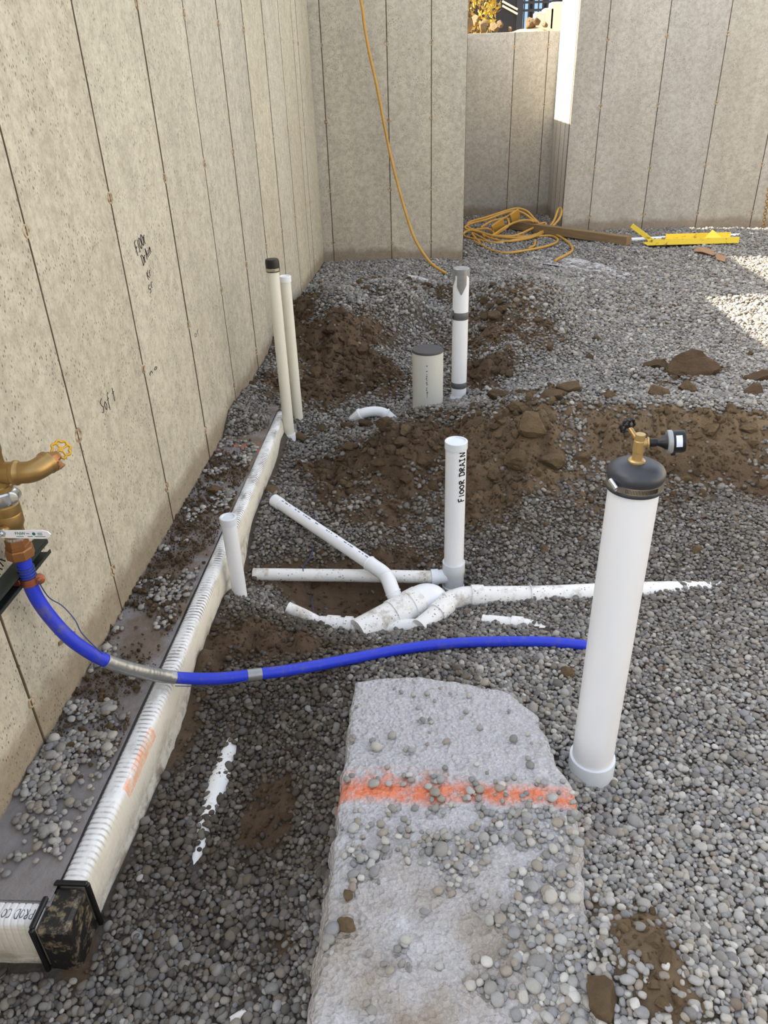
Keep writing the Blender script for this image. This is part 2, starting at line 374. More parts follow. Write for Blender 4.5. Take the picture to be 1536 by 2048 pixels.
    def build(s, name, mat, parent=None, base=None, smooth=True, angle=35):
        me = bpy.data.meshes.new(name)
        loc = Vector((0, 0, 0))
        if parent is not None:
            q = parent
            while q is not None: loc = loc + q.location; q = q.parent
        off = loc if base is None else Vector(base)
        me.from_pydata([(p[0]-off[0], p[1]-off[1], p[2]-off[2]) for p in s.v], [], s.f)
        me.materials.append(M[mat] if isinstance(mat, str) else mat)
        if smooth:
            me.shade_smooth()
            if angle: me.set_sharp_from_angle(angle=math.radians(angle))
        me.update()
        o = bpy.data.objects.new(name, me); COL.objects.link(o)
        o.location = off - loc
        if parent is not None: o.parent = parent
        return o
def tag(o, label=None, cat=None, group=None, kind=None):
    if label: o['label'] = label
    if cat: o['category'] = cat
    if group: o['group'] = group
    if kind: o['kind'] = kind
    return o
def empty(name, loc, label, cat, group=None):
    o = bpy.data.objects.new(name, None); o.empty_display_size = .05; COL.objects.link(o); o.location = Vector(loc)
    return tag(o, label, cat, group)
def smooth_path(P, n=60):
    P = np.array(P, float); m = len(P); d = np.r_[0, np.cumsum(np.linalg.norm(np.diff(P, axis=0), axis=1))]
    t = np.linspace(0, d[-1], n); out = []
    for q in t:
        i = min(max(np.searchsorted(d, q) - 1, 0), m-2); u = (q - d[i])/(d[i+1]-d[i]+1e-9)
        p0, p1, p2, p3 = P[max(i-1, 0)], P[i], P[i+1], P[min(i+2, m-1)]
        out.append(.5*((2*p1) + (-p0+p2)*u + (2*p0-5*p1+4*p2-p3)*u*u + (-p0+3*p1-3*p2+p3)*u**3))
    return np.array(out)

# ------------------------------------------------------------------ STRUCTURE: walls with cast panels and tie plugs
XW = -1.087; YB = 7.84; YR = 9.30; YREC = 10.55; XJ = 1.50; XE = 0.312
def wall(name, mat, origin, du, dn, edges, z0, tops, ties, depth=.20, jdepth=.007, gap=.007, tie_r=.022, seam=.0065):
    """A wall whose face runs from origin along du; dn is the outward normal; edges are the panel joints."""
    du = Vector(du); dn = Vector(dn); O = Vector(origin); r = random.Random(hash(name) % 999 if False else len(name)*7)
    e0, e1 = edges[0], edges[-1]; b = MB()
    def quadbox(mb, a0, a1, n0, n1, za, zb, ch=0):
        c = O + du*((a0+a1)/2) + dn*((n0+n1)/2); c.z = (za+zb)/2
        R = Matrix((du, dn, Vector((0, 0, 1)))).transposed()
        mb.box(c, (abs(a1-a0), abs(n1-n0), zb-za), R, ch)
    top = 0
    if callable(tops):
        for i in range(len(edges)-1): quadbox(b, edges[i], edges[i+1], -depth, -jdepth, z0, tops((edges[i]+edges[i+1])/2))
    else: quadbox(b, e0, e1, -depth, -jdepth, z0, tops)
    base = O.copy(); base.z = z0
    W = b.build(name, 'joint', None, base, smooth=False); W['kind'] = 'structure'
    for i in range(len(edges)-1):
        zt = tops((edges[i]+edges[i+1])/2) if callable(tops) else tops
        p = MB(); quadbox(p, edges[i]+gap/2, edges[i+1]-gap/2, -jdepth-.004, r.uniform(-.0012, .0012), z0, zt, .0018)
        p.build('panel', mat, W, smooth=False)
    for i in range(1, len(edges)-1):   # thin dark fin of grout left at each form joint
        zt = tops((edges[i-1]+edges[i])/2) if callable(tops) else tops; q = MB(); wv = seam*.5; rows_ = []
        for k in range(41):
            z_ = z0 + (zt-z0)*k/40; a_ = edges[i] + r.uniform(-.0012, .0012); h_ = wv*r.uniform(.6, 1.25)
            rows_.append([tuple(O + du*(a_+o_) + dn*n_ + Vector((0, 0, z_-O.z))) for o_, n_ in ((-h_, -.004), (-h_*.6, .0018), (h_*.6, .0018), (h_, -.004))])
        q.grid(rows_); q.build('joint_fin', 'joint', W)
    for i in range(1, len(edges)-1):
        for z in ties:
            if (tops((edges[i-1]+edges[i])/2) if callable(tops) else tops) < z: continue
            q = MB(); k = tie_r*r.uniform(.8, 1.15)
            c = O + du*(edges[i]+r.uniform(-.004, .004)) ; c.z = z + r.uniform(-.008, .008)
            prof = [(k, -.004), (k*.96, .0022), (k*.8, .0036), (k*.62, .001), (k*.4, -.0005), (.001, .0012)]
            q.lathe(prof, c, dn, 12)
            o = q.build('tie_plug', 'tie', W)
    return W
TZ = (0.16, 0.67, 1.272, 1.872)
ye = [2.68-.61*k for k in range(12, 0, -1)] + [2.68, 3.285, 3.893, 4.505, 5.107, 5.712, 6.32, 6.90, 7.14, YB]
wl = wall('wall_left', 'wall_l', (XW, 0, 0), (0, 1, 0), (1, 0, 0), [y for y in ye if y > .2] , -.25, lambda y: 2.5 if y < 6.6 else 3.02, TZ)
tag(wl, 'long pale concrete foundation wall with vertical form joints along the left', 'wall')
wb_ = wall('wall_back', 'wall_b', (0, YB, 0), (1, 0, 0), (0, -1, 0), [XW-.2, -.985, -.40, -.006, XE], -.25, 3.02, (.18, .675, 1.275, 1.872), .25, tie_r=.02)
tag(wb_, 'narrow grey-beige concrete wall facing the camera behind the dirt mounds', 'wall')
wr = wall('wall_right', 'wall_r', (0, YR, 0), (1, 0, 0), (0, -1, 0), [XJ, 1.81, 2.415, 3.02, 3.63, 4.24, 4.85, 5.46, 6.07, 6.68, 7.29], -.25, 2.6, (.17, .665, 1.28, 1.9), .06, tie_r=.022)
tag(wr, 'wide grey concrete wall behind the timber and yellow steel', 'wall')
wj = wall('wall_jamb', 'wall_r', (XJ, 0, 0), (0, 1, 0), (-1, 0, 0), [YR+.0, 9.62, 9.95, 10.25, YREC], -.25, 2.6, (), .25)
tag(wj, 'concrete return wall of the window well, its upper part in bright sun', 'wall')
wf = wall('wall_far', 'wall_r', (0, YREC, 0), (1, 0, 0), (0, -1, 0), [XE-.6, .36, .975, 1.37, XJ+.2], -.25, 2.035, (.17, .68, 1.275, 1.88), .2, tie_r=.02)
tag(wf, 'shorter concrete wall at the back of the window well', 'wall')
ws = wall('wall_well', 'wall_r', (XE-.02, 0, 0), (0, 1, 0), (1, 0, 0), [YB+.2, 8.6, 9.24, 9.9, YREC], -.25, lambda y: 3.5 if y < 9.2 else 2.035, (), .2)  # unseen near stretch raised so its shadow covers gravel by the right wall
tag(ws, 'left return wall of the window well hidden behind the back wall, near stretch raised to shade the gravel', 'wall')
wo = wall('wall_opposite', 'wall_l', (7.0, 0, 0), (0, 1, 0), (-1, 0, 0), [-4, -2, 0, 2, 4, 6, 8, YR], -.25, 2.5, ())
tag(wo, 'sunlit concrete foundation wall opposite the long left wall', 'wall')

wfr = wall('wall_front', 'wall_l', (0, -3.2, 0), (1, 0, 0), (0, 1, 0), [-1.4, 0, 1.4, 2.8, 4.2, 5.6, 7.0], -.25, 2.5, ())
tag(wfr, 'concrete foundation wall behind the camera', 'wall')
# ------------------------------------------------------------------ ground heights from points seen in the photograph
CP = []
def G(px, py, z): p = onz(px, py, z); CP.append((p[0], p[1], z))
for a in [  # near trench between form and pad
    (60, 1960, -.15), (200, 1950, -.16), (330, 2000, -.16), (560, 2000, -.13), (250, 1780, -.15), (420, 1800, -.18), (600, 1800, -.12), (330, 1600, -.175),
    (480, 1600, -.185), (640, 1560, -.09), (400, 1420, -.17), (520, 1420, -.16), (660, 1400, -.10), (470, 1290, -.12), (560, 1290, -.13), (430, 1330, -.12),
    # around the pipes
    (460, 1190, -.13), (490, 1215, -.14), (560, 1190, -.25), (650, 1190, -.29), (740, 1200, -.31), (830, 1225, -.28), (690, 1270, -.215), (800, 1275, -.20), (580, 1235, -.20), (520, 1165, -.24), (600, 1165, -.25), (860, 1262, -.20),
    (720, 1090, -.20), (620, 1080, -.17), (520, 1060, -.13), (820, 1080, -.22), (905, 1185, -.285), (960, 1150, -.24), (830, 1165, -.275), (760, 1165, -.27),
    (880, 1310, -.13), (1000, 1320, -.125), (1100, 1330, -.13), (720, 1330, -.11), (880, 1340, -.08), (1010, 1235, -.21), (1100, 1230, -.20), (1120, 1290, -.16),
    (950, 1205, -.235), (1050, 1180, -.215), (1150, 1170, -.205), (1300, 1180, -.205), (1420, 1185, -.19), (1350, 1260, -.18), (1500, 1250, -.17),
    # right of the pad
    (1185, 1545, -.165), (1120, 1420, -.13), (1180, 1640, -.15), (1300, 1500, -.165), (1450, 1450, -.16), (1500, 1650, -.13), (1300, 1700, -.12), (1200, 1760, -.07),
    (1400, 1850, -.06), (1260, 1850, .0), (1290, 1890, .035), (1300, 1960, .03), (1150, 1950, .0), (1500, 1980, -.05), (1050, 2030, .0),
    # rising to the ridge
    (1000, 1100, -.18), (1080, 1080, -.16), (1200, 1060, -.14), (1350, 1080, -.16), (1480, 1090, -.15), (960, 1020, -.14), (1020, 980, -.07), (1120, 1000, -.07), (1350, 1000, -.12), (1480, 1000, -.12),
    (950, 940, -.04), (1040, 900, .05), (1150, 930, -.02), (1340, 950, -.09), (1450, 955, -.09), (1530, 960, -.09),
    (1000, 835, .13), (1080, 812, .16), (1200, 830, .11), (1300, 862, .075), (1400, 860, .085), (1520, 860, .085), (1180, 790, .13), (1290, 800, .10), (1400, 790, .09), (1300, 745, .05), (1440, 750, .05), (950, 825, .06),
    (900, 822, .02), (840, 820, .0), (880, 870, .02), (820, 880, .03), (770, 872, .01), (860, 950, -.09), (760, 940, -.07), (820, 1010, -.16), (700, 920, -.09), (660, 960, -.12), (600, 950, -.13), (700, 1010, -.15),
    (560, 920, -.12), (590, 885, -.14), (620, 860, -.12), (660, 840, -.12), (740, 836, -.135), (790, 842, -.10), (690, 800, -.13), (760, 800, -.12), (640, 790, -.09), (820, 800, -.13), (905, 800, -.10),
    # far pit and mounds
    (900, 760, -.10), (960, 770, -.06), (720, 740, -.05), (780, 760, -.08), (640, 720, -.01), (610, 760, -.03), (700, 690, .05), (760, 690, .0), (820, 700, -.05), (880, 690, -.06), (960, 700, -.01),
    (620, 650, .05), (600, 600, .04), (650, 600, .17), (700, 580, .22), (770, 572, .20), (748, 608, .10), (825, 600, .19), (850, 650, .02), (900, 620, .02), (870, 570, .05), (690, 640, .19),
    (640, 548, .02), (700, 540, .02), (800, 540, .03), (900, 540, .02), (960, 640, .06), (1000, 600, .2), (1060, 550, .29), (1000, 560, .23), (1110, 590, .2), (1060, 650, .10), (1020, 700, .05), (1120, 660, .07),
    (1060, 720, .02), (1180, 620, .04), (1180, 700, .03), (1300, 620, .0), (1300, 700, .02), (1450, 700, .02), (1450, 620, .0), (1200, 540, .0), (1000, 520, .0), (1350, 540, .0), (1500, 540, 0), (1100, 500, .0), (1300, 480, .0), (1480, 470, .01), (1000, 450, 0)]: G(*a)
for a in [(3, 1, -.1), (3, 3, -.1), (4, 5, 0), (4, 8, 0), (3.5, 9.6, .0), (-1.1, .5, -.15), (.5, .3, -.05), (1.5, .4, -.1), (-1.1, 3.6, .03), (-.9, 3.7, .02), (-1.1, 4.4, .04), (-1.1, 5.2, .05), (-1.1, 6.2, .04), (-1.1, 7.8, .02), (.3, 8, .0), (.6, 10.4, 0), (1.4, 10.4, .0), (1.6, 9.2, 0),
          (-1.1, 1.5, -.2), (-1.1, 2.5, -.18), (-1.1, 3.1, -.1), (2.2, 3.9, .05), (2.6, 2.5, -.16)]: CP.append(a)
CP = np.array(CP)
def _tps(r2): return np.where(r2 > 1e-12, .5*r2*np.log(r2+1e-12), 0)
_n = len(CP); _A = np.zeros((_n+3, _n+3)); _d2 = ((CP[:, None, :2]-CP[None, :, :2])**2).sum(-1)
_A[:_n, :_n] = _tps(_d2) + np.eye(_n)*.0008; _A[:_n, _n] = 1; _A[:_n, _n+1:] = CP[:, :2]; _A[_n, :_n] = 1; _A[_n+1:, :_n] = CP[:, :2].T
_W = np.linalg.solve(_A, np.r_[CP[:, 2], 0, 0, 0])
def base_h(x, y):
    x = np.asarray(x, float).ravel(); y = np.asarray(y, float).ravel(); z = np.empty(len(x))
    for i in range(0, len(x), 40000):
        xx = x[i:i+40000]; yy = y[i:i+40000]
        z[i:i+40000] = _tps((xx[:, None]-CP[None, :, 0])**2 + (yy[:, None]-CP[None, :, 1])**2) @ _W[:_n] + _W[_n] + _W[_n+1]*xx + _W[_n+2]*yy
    return np.clip(z, -.36, .36)
# soil patches: pixel, height, radii in metres, strength, dryness
DB = [(650, 690, .06, .4, .55, .85, .12), (600, 610, .08, .2, .6, .8, .12), (720, 650, .15, .3, .3, .55, .12), (760, 740, -.06, .25, .34, .85, 0), (660, 745, .0, .3, .3, .7, .1), (640, 800, -.1, .25, .22, .6, .05), (800, 895, -.01, .5, .32, 1.0, .08), (690, 940, -.1, .3, .3, .8, .1),
      (880, 850, -.02, .3, .14, .7, .15), (1000, 640, .1, .45, .5, .65, .25), (970, 745, -.05, .28, .3, .95, 0), (900, 680, -.03, .2, .3, .55, .05), (1040, 890, .05, .3, .36, .95, .5), (985, 960, -.05, .22, .32, .9, .4), (960, 900, .0, .2, .25, .6, .4), (1090, 800, .06, .35, .2, .6, .3),
      (1240, 870, .0, .28, .10, .7, .6), (1410, 885, .0, .62, .11, 1.3, .8), (1280, 900, .0, .3, .12, .9, .4), (1380, 955, -.09, .45, .2, .8, .12), (1300, 990, -.1, .2, .16, .5, .3), (690, 1195, -.29, .42, .17, 1.5, .05), (800, 1190, -.28, .2, .14, 1.2, .05), (800, 1120, -.24, .25, .12, .7, .1), (520, 1275, -.13, .34, .12, .9, .05), (640, 1295, -.16, .25, .08, .7, .05),
      (560, 1590, -.15, .07, .09, 1.1, 0), (530, 1660, -.17, .07, .11, 1.1, 0), (360, 1480, -.18, .05, .22, .9, .2), (420, 1330, -.13, .1, .1, .8, .1), (160, 1930, -.16, .03, .06, .9, .1), (560, 1900, -.15, .04, .05, .5, 0),
      (1290, 1890, .0, .08, .10, 1.1, .6), (1330, 1990, .01, .07, .07, .9, .5), (1180, 1800, -.03, .05, .05, .5, .4), (1370, 745, .03, .3, .15, .6, .1), (1300, 770, .05, .5, .12, .4, .3), (560, 770, .0, .25, .3, .6, .1), (480, 1120, -.1, .06, .15, .6, .1), (1180, 1010, -.1, .2, .2, .3, .4),
      (780, 570, .08, .5, .2, .4, .1), (900, 590, .05, .3, .4, .5, .1), (1100, 690, .04, .3, .3, .35, .2), (760, 1040, -.18, .25, .15, .5, .1)]
DBW = [(*onz(a, b, z)[:2], rx, ry, s, d) for a, b, z, rx, ry, s, d in DB]
def dirt_fields(x, y):
    m = np.zeros_like(x); dr = np.zeros_like(x); ws_ = np.full_like(x, 1e-3)
    for cx, cy, rx, ry, s, d in DBW:
        g = s*np.exp(-(((x-cx)/rx)**2 + ((y-cy)/ry)**2)*1.1); m = np.maximum(m, g) + .25*np.minimum(m, g); dr += g*d; ws_ += g
    m = np.clip(m*1.15 + (fbm(x, y, 6.0, 4)-.5)*1.5*np.clip(m*2, 0, 1) - .12, 0, 1)
    return m, dr/ws_
def in_pad_x(y):   # right edge of the pad as seen
    return np.interp(y, [.5, 1.04, 1.167, 1.325, 1.438, 1.508, 1.60, 1.69, 1.73], [.36, .335, .358, .368, .346, .329, .313, .285, .24])
def on_pad(x, y): return (x > -.225) & (x < in_pad_x(y)-.005) & (y < np.interp(x, [-.23, 0, .14, .28, .37], [1.74, 1.765, 1.745, 1.70, 1.5]))
def on_foot(x, y): return (x < -.862) & (y > .99) & (y < 3.5)
def height(x, y):
    z = base_h(x, y).reshape(np.shape(x)); x = np.asarray(x, float); y = np.asarray(y, float)
    m, _ = dirt_fields(x, y)
    z = z + (fbm(x, y, 3.2, 3)-.5)*.05*np.clip((y-1.6)*.5, .15, 1) + (fbm(x, y, 11, 4)-.5)*.012 + (np.abs(fbm(x, y, 9, 3)-.5)*2 - .22)*.13*m*np.clip((y-1.2)*.8, .15, 1)*np.where((np.abs(x+.3) < .55) & (np.abs(y-2.5) < .25), .35, 1) + (fbm(x+5, y, 38, 2)-.5)*.012*m
    # small scarp of the dug bank behind the pressure test pipe
    under = on_pad(x, y)
    z = np.where(under, np.minimum(z, -.07), z)
    f = (x < -.79) & (y > .9) & (y < 3.5); z = np.where(f, np.minimum(z, -.10), z)
    return z
def grid_axis(a, b, st): return np.arange(a, b+st*.5, st)
gx = np.r_[grid_axis(-1.12, 1.9, .0135), grid_axis(1.93, 4.2, .03), grid_axis(4.4, 7.0, .2)]
gy = np.r_[grid_axis(-4, .2, .3), grid_axis(.3, 5.2, .0135), grid_axis(5.22, 10.56, .022)]
XX, YY = np.meshgrid(gx, gy, indexing='ij'); ZZ = height(XX, YY); mm, dd = dirt_fields(XX, YY)
ground = bpy.data.meshes.new('floor')
nv = XX.size; a_, b_ = XX.shape
ground.vertices.add(nv); ground.vertices.foreach_set('co', np.stack([XX, YY, ZZ], -1).ravel().astype(np.float32))
ii, jj = np.meshgrid(np.arange(a_-1), np.arange(b_-1), indexing='ij'); q0 = (ii*b_+jj).ravel()
quads = np.stack([q0, q0+b_, q0+b_+1, q0+1], -1).astype(np.int32)
ground.loops.add(quads.size); ground.loops.foreach_set('vertex_index', quads.ravel())
ground.polygons.add(len(quads)); ground.polygons.foreach_set('loop_start', np.arange(0, quads.size, 4, dtype=np.int32))
ground.update(calc_edges=True)
for nm, arr in (('dirt', mm), ('dry', dd)):
    at = ground.attributes.new(nm, 'FLOAT', 'POINT'); at.data.foreach_set('value', arr.ravel().astype(np.float32))
ground.materials.append(M['soil']); ground.shade_smooth()
go = bpy.data.objects.new('floor', ground); COL.objects.link(go)
tag(go, 'bare brown soil floor of the basement dig under the gravel', 'ground', kind='structure')
def gz(x, y): return float(height(np.array([x]), np.array([y]))[0])
def onground(px, py, lift=0.0):
    """Where the sight line through a pixel meets the ground."""
    r = ray(px, py); s = np.linspace(.9, 12, 700)/np.linalg.norm(r); P = CAM + s[:, None]*r
    h = height(P[:, 0], P[:, 1]); k = np.argmax(P[:, 2] < h + lift)
    return P[k]

# footing along the left wall and the white drainage form that boxes it in
f = MB(); yy = np.linspace(.995, 3.95, 120); xx = np.linspace(-1.10, -.862, 12); FX, FY = np.meshgrid(xx, yy, indexing='ij')
FZ = (fbm(FX, FY, 9, 4)-.5)*.012 - .003 + .02*np.clip((FY-3.3)/.6, 0, 1)*fbm(FX, FY, 14, 3)
f.grid(np.stack([FX, FY, FZ], -1)); f.box((-.981, 2.47, -.13), (.238, 2.95, .22))
fo = f.build('footing', 'footing', None, (-.98, 2.4, -.24)); tag(fo, 'grey concrete wall footing dusted with soil and pebbles beside the left wall', 'footing', kind='structure')
f = MB(); xx = np.linspace(-1.6, -.862, 30); yy = np.linspace(.985, 1.0, 3); f.box((-1.35, 1.1, -.13), (.5, .25, .258)); f.box((-.981, 1.0, -.13), (.24, .03, .252))
def form_board(name, p0, along, out_dir, L, W=.062, H=.21, wave=None):
    """Ribbed white form: the profile goes up the outer side, over the rounded top and down the inner side."""
    al = Vector(along); od = Vector(out_dir); P0 = Vector(p0)
    st_ = 0; prof = [(W, -H), (W-.004, -H*.62), (W-.004, -H*.58), (W, -H*.5), (W, -.05), (W-.003, -.02), (W-.006, -.008), (W-.014, 0), (W*.5, .0015), (.012, 0), (.003, -.006), (0, -.02), (0, -H)]
    st = .002; n = int(L/st); rows = []
    for i in range(n+1):
        s = i*st; k = s % .016; rib = .0017 if k < .0115 else 0.0
        r = []
        for a, h in prof:
            hh = h + (rib-.0017 if h > -.012 else 0); aa = a - (0 if not (h > -.1 and a > W*.8) else (.0022-rib)*.6)
            wv = wave(s) if wave else (0, 0)
            q = P0 + al*s + od*(aa+wv[0]); r.append((q.x, q.y, P0.z + hh + wv[1]))
        rows.append(r)
    b = MB().grid(rows); b.f.append(tuple(range(len(prof)))); m = n*len(prof); b.f.append(tuple(m+k for k in range(len(prof)-1, -1, -1)))
    return b
e = empty('footing_form', (-.83, 1.03, -.21), 'long white ribbed footing form board with an orange paint mark, running beside the left wall', 'form board')
form_board('board', (-.862, 1.045, 0), (0, 1, 0), (1, 0, 0), 2.86, wave=lambda s: (.004*math.sin(s*2.3) - .02*max(0, s-2.2), -.01*max(0, s-2.4))).build('board', 'form', e, angle=50)
e = empty('footing_form', (-.86, .94, -.21), 'short white ribbed footing form board with raised lettering at lower left edge', 'form board')
fb = form_board('board', (-.872, .996, 0), (-1, 0, 0), (0, -1, 0), .6).build('board', 'form', e, angle=50)

def stroke_text(mb, strokes, f, r=.0015, n=6):
    for s in strokes: mb.tube([f(u, v) for u, v in (smooth_path([(a, b, 0) for a, b in s], max(4, 5*len(s)))[:, :2] if len(s) > 2 else s)], r, n)
GL = {  # simple hand-lettering, each glyph in a 1 x 1.6 cell
 'F': [[(0, 0), (.08, 1.6)], [(.08, 1.55), (.75, 1.7)], [(.05, .85), (.6, .95)]], 'l': [[(.2, 0), (.3, 1.5)]],
 'O': [[(.45, 1.4), (.1, 1.1), (.05, .5), (.4, .1), (.8, .45), (.85, 1.05), (.45, 1.42)]], 'R': [[(.1, 0), (.12, 1.4)], [(.12, 1.4), (.6, 1.5), (.75, 1.15), (.15, .75)], [(.25, .75), (.85, 0)]],
 'D': [[(.1, .05), (.15, 1.55)], [(.0, 1.5), (.6, 1.5), (.95, .9), (.7, .2), (.05, .0)]], 'A': [[(0, 0), (.4, 1.6)], [(.4, 1.6), (.85, 0)], [(.1, .6), (.8, .65)]], 'I': [[(.3, 0), (.3, 1.5)], [(.0, 1.5), (.6, 1.55)], [(.0, 0), (.6, .05)]],
 'N': [[(.0, 0), (.1, 1.5)], [(.1, 1.5), (.7, .1)], [(.7, .1), (.9, 1.6)]], 'S': [[(.8, 1.5), (.2, 1.3), (.3, .85), (.7, .6), (.5, .05), (0, .2)]], 'o': [[(.4, .9), (.05, .5), (.35, 0), (.7, .4), (.4, .9)]], 'r': [[(.1, 0), (.1, .9)], [(.1, .6), (.5, .95), (.7, .85)]],
 'f': [[(.2, -.4), (.3, 1.2), (.7, 1.5)], [(.0, .8), (.6, .85)]], 't': [[(.3, 0), (.35, 1.5)], [(.0, .9), (.7, 1.0)]], 'a': [[(.7, .9), (.1, .7), (.1, .1), (.65, .25), (.7, .9), (.8, 0)]], 'i': [[(.2, 0), (.25, .9)], [(.26, 1.2), (.27, 1.25)]], 'n': [[(.05, 0), (.1, .9)], [(.1, .6), (.5, .95), (.65, 0)]],
 'k': [[(.05, 0), (.15, 1.6)], [(.7, 1.0), (.1, .5)], [(.25, .55), (.8, 0)]], 'C': [[(.8, 1.4), (.2, 1.3), (.05, .6), (.4, .05), (.85, .25)]], 'P': [[(.1, 0), (.1, 1.5)], [(.1, 1.5), (.75, 1.4), (.7, .85), (.1, .75)]], 'K': [[(.05, 0), (.15, 1.6)], [(.8, 1.6), (.1, .8)], [(.25, .85), (.8, 0)]]}
def glyphs(text, adv=1.15):
    out = []; x = 0
    for ch in text:
        if ch != ' ': out += [[(a+x, b) for a, b in s] for s in GL[ch]]
        x += adv * (.7 if ch in ' li' else 1)
    return out, x
g_, wd = glyphs('PROD CO R'); k_ = .0098
b = MB(); stroke_text(b, g_, lambda u, v: (-.885 - u*k_, .972 - v*.0145+.001, .0005), .0011)
b.build('raised_lettering', 'print', e)
# black corner connector between the two boards
e = empty('form_corner', (-.835, .985, -.21), 'muddy black plastic corner connector joining the two white form boards', 'connector')
b = MB(); b.box((-.836, .983, -.108), (.072, .108, .20), None, .008); b.build('body', 'corner', e, smooth=False)
b = MB()
for (cy, zz) in ((1.038, 0),): 
    b.box((-.83, cy, .002), (.078, .012, .012), None, .003); b.box((-.794, cy, -.105), (.012, .012, .215), None, .003); b.box((-.868, cy, -.105), (.01, .012, .215), None, .003)
b.build('end_rim', 'black', e, smooth=False)
b = MB(); b.box((-.874, .965, .002), (.012, .076, .012), None, .003); b.box((-.874, .926, -.105), (.012, .012, .215), None, .003)
b.build('end_rim', 'black', e, smooth=False)
b = MB(); b.tube([(-.806, .945, -.02), (-.802, .940, -.20)], .005, 8); b.tube([(-.83, .946, -.03), (-.806, .945, -.02)], .004, 8); b.tube([(-.806, 1.02, -.02), (-.806, .95, -.018)], .004, 8)
b.build('rib', 'corner', e)
# footing returning to the left at the near end
f.build('footing', 'footing', None, (-1.3, 1.1, -.25), smooth=False); tag(bpy.context.scene.objects['footing.001'], 'near end of the concrete footing turning left at the lower left', 'footing', kind='structure')

# concrete pad with the orange line
rows = []; Nu, Nv = 90, 180
for j in range(Nv+1):
    row = []
    for i in range(Nu+1):
        u = i/Nu; v = j/Nv
        xg = -.23 + u*.59; yt = np.interp(xg, [-.23, 0, .14, .28, .36], [1.735, 1.765, 1.745, 1.715, 1.60]); y = .30 + v*(yt-.30)
        xr = float(in_pad_x(y)); x = -.23 + u*(xr+.23)
        row.append((x, y, 0))
    rows.append(row)
R_ = np.array(rows); nz = (fbm(R_[..., 0], R_[..., 1], 60, 3)-.5)*.009 + (fbm(R_[..., 0], R_[..., 1], 5, 3)-.5)*.014
ex = (fbm(R_[..., 1]*1.0, R_[..., 1]*0, 14, 4)-.5)*.035
R_[..., 2] = nz
uu = np.linspace(0, 1, Nu+1)[None, :]; vv = np.linspace(0, 1, Nv+1)[:, None]
R_[..., 0] += ex*np.clip((uu-.7)/.3, 0, 1)*1.0 + (fbm(R_[..., 1], R_[..., 1]*0+3, 18, 4)-.5)*.02*np.clip((.2-uu)/.2, 0, 1)
R_[..., 1] += (fbm(R_[..., 0], R_[..., 0]*0+8, 12, 4)-.5)*.025*np.clip((vv-.85)/.15, 0, 1)
edge = np.minimum(np.minimum(uu*.59, (1-uu)*.59), (1-vv)*1.4)
R_[..., 2] -= .012*np.exp(-(edge/.008)**1)
b = MB().grid(R_)
def skirt(loop):
    o = len(b.v); n = len(loop)
    for p in loop: b.v.append(tuple(p))
    for dz, gx_ in ((-.035, .012), (-.07, .02), (-.16, .024)):
        for p in loop:
            c = np.array([.06, 1.0]); d = np.array(p[:2])-c; d /= np.linalg.norm(d)
            jit = (fbm(p[0]*1.0+dz, p[1]*1.0, 22, 3)-.5)*.03
            b.v.append((p[0]+d[0]*(gx_+jit), p[1]+d[1]*(gx_+jit), p[2]+dz))
    for k in range(3):
        for i in range(n-1): b.f.append((o+k*n+i, o+k*n+i+1, o+(k+1)*n+i+1, o+(k+1)*n+i))
skirt([tuple(p) for p in R_[:, 0]][::-1]); skirt([tuple(p) for p in R_[:, -1]]); skirt([tuple(p) for p in R_[-1, :]][::-1])
pad = b.build('concrete_pad', 'pad', None, (.06, 1.1, -.16), angle=None)
tag(pad, 'rough grey concrete pad crossed by an orange spray-paint line in the foreground', 'concrete pad')

# ------------------------------------------------------------------ gravel and loose soil
def ico(sub):
    import bmesh
    bm = bmesh.new(); bmesh.ops.create_icosphere(bm, subdivisions=sub, radius=1.0)
    V = np.array([v.co[:] for v in bm.verts]); F = [tuple(v.index for v in f.verts) for f in bm.faces]; bm.free(); return V, F
def n3(V, f, seed):
    r = np.random.default_rng(seed); s = np.zeros(len(V))
    for i in range(6):
        k = r.normal(size=3)*f; s += np.sin(V @ k + r.uniform(0, 6.28)) / 6
    return s
def chop(V, seed, k, d):
    r = np.random.default_rng(seed); V = V.copy()
    for i in range(k):
        n = r.normal(size=3); n /= np.linalg.norm(n); t = V @ n - d*r.uniform(.8, 1.25); V -= np.clip(t, 0, None)[:, None]*n*.9
    return V
PV, PF = ico(2); CV, CF = ico(3)
def proto_mesh(name, V, F, mat, smooth=True):
    me = bpy.data.meshes.new(name); me.from_pydata(V.tolist(), [], F); me.materials.append(M[mat])
    if smooth: me.shade_smooth()
    return me
PEB = []
for i in range(22):
    r = np.random.default_rng(100+i); p = r.uniform(2.0, 3.2); V = PV.copy()
    V = V / (np.sum(np.abs(V)**p, axis=1)**(1/p))[:, None]; V = V/np.abs(V).max(0)
    V = V*np.array([1, r.uniform(.68, .95), r.uniform(.42, .72)])
    V *= (1 + .16*n3(PV, 1.5, i) + .05*n3(PV, 4, 50+i))[:, None]
    PEB.append(proto_mesh('pebble', V, PF, 'pebble'))
CLOD = []
for i in range(10):
    r = np.random.default_rng(300+i); V = chop(CV*(1 + .22*n3(CV, 1.8, 70+i))[:, None], 60+i, 9, .62)*(1 + .14*n3(CV, 6, 90+i) + .09*n3(CV, 13, 120+i))[:, None]
    V = V*np.array([1, r.uniform(.65, .95), r.uniform(.5, .75)]); CLOD.append(proto_mesh('clod', V, CF, 'clod', False))
CRUMB = []
V1, F1 = ico(1)
V2c, F2c = ico(2)
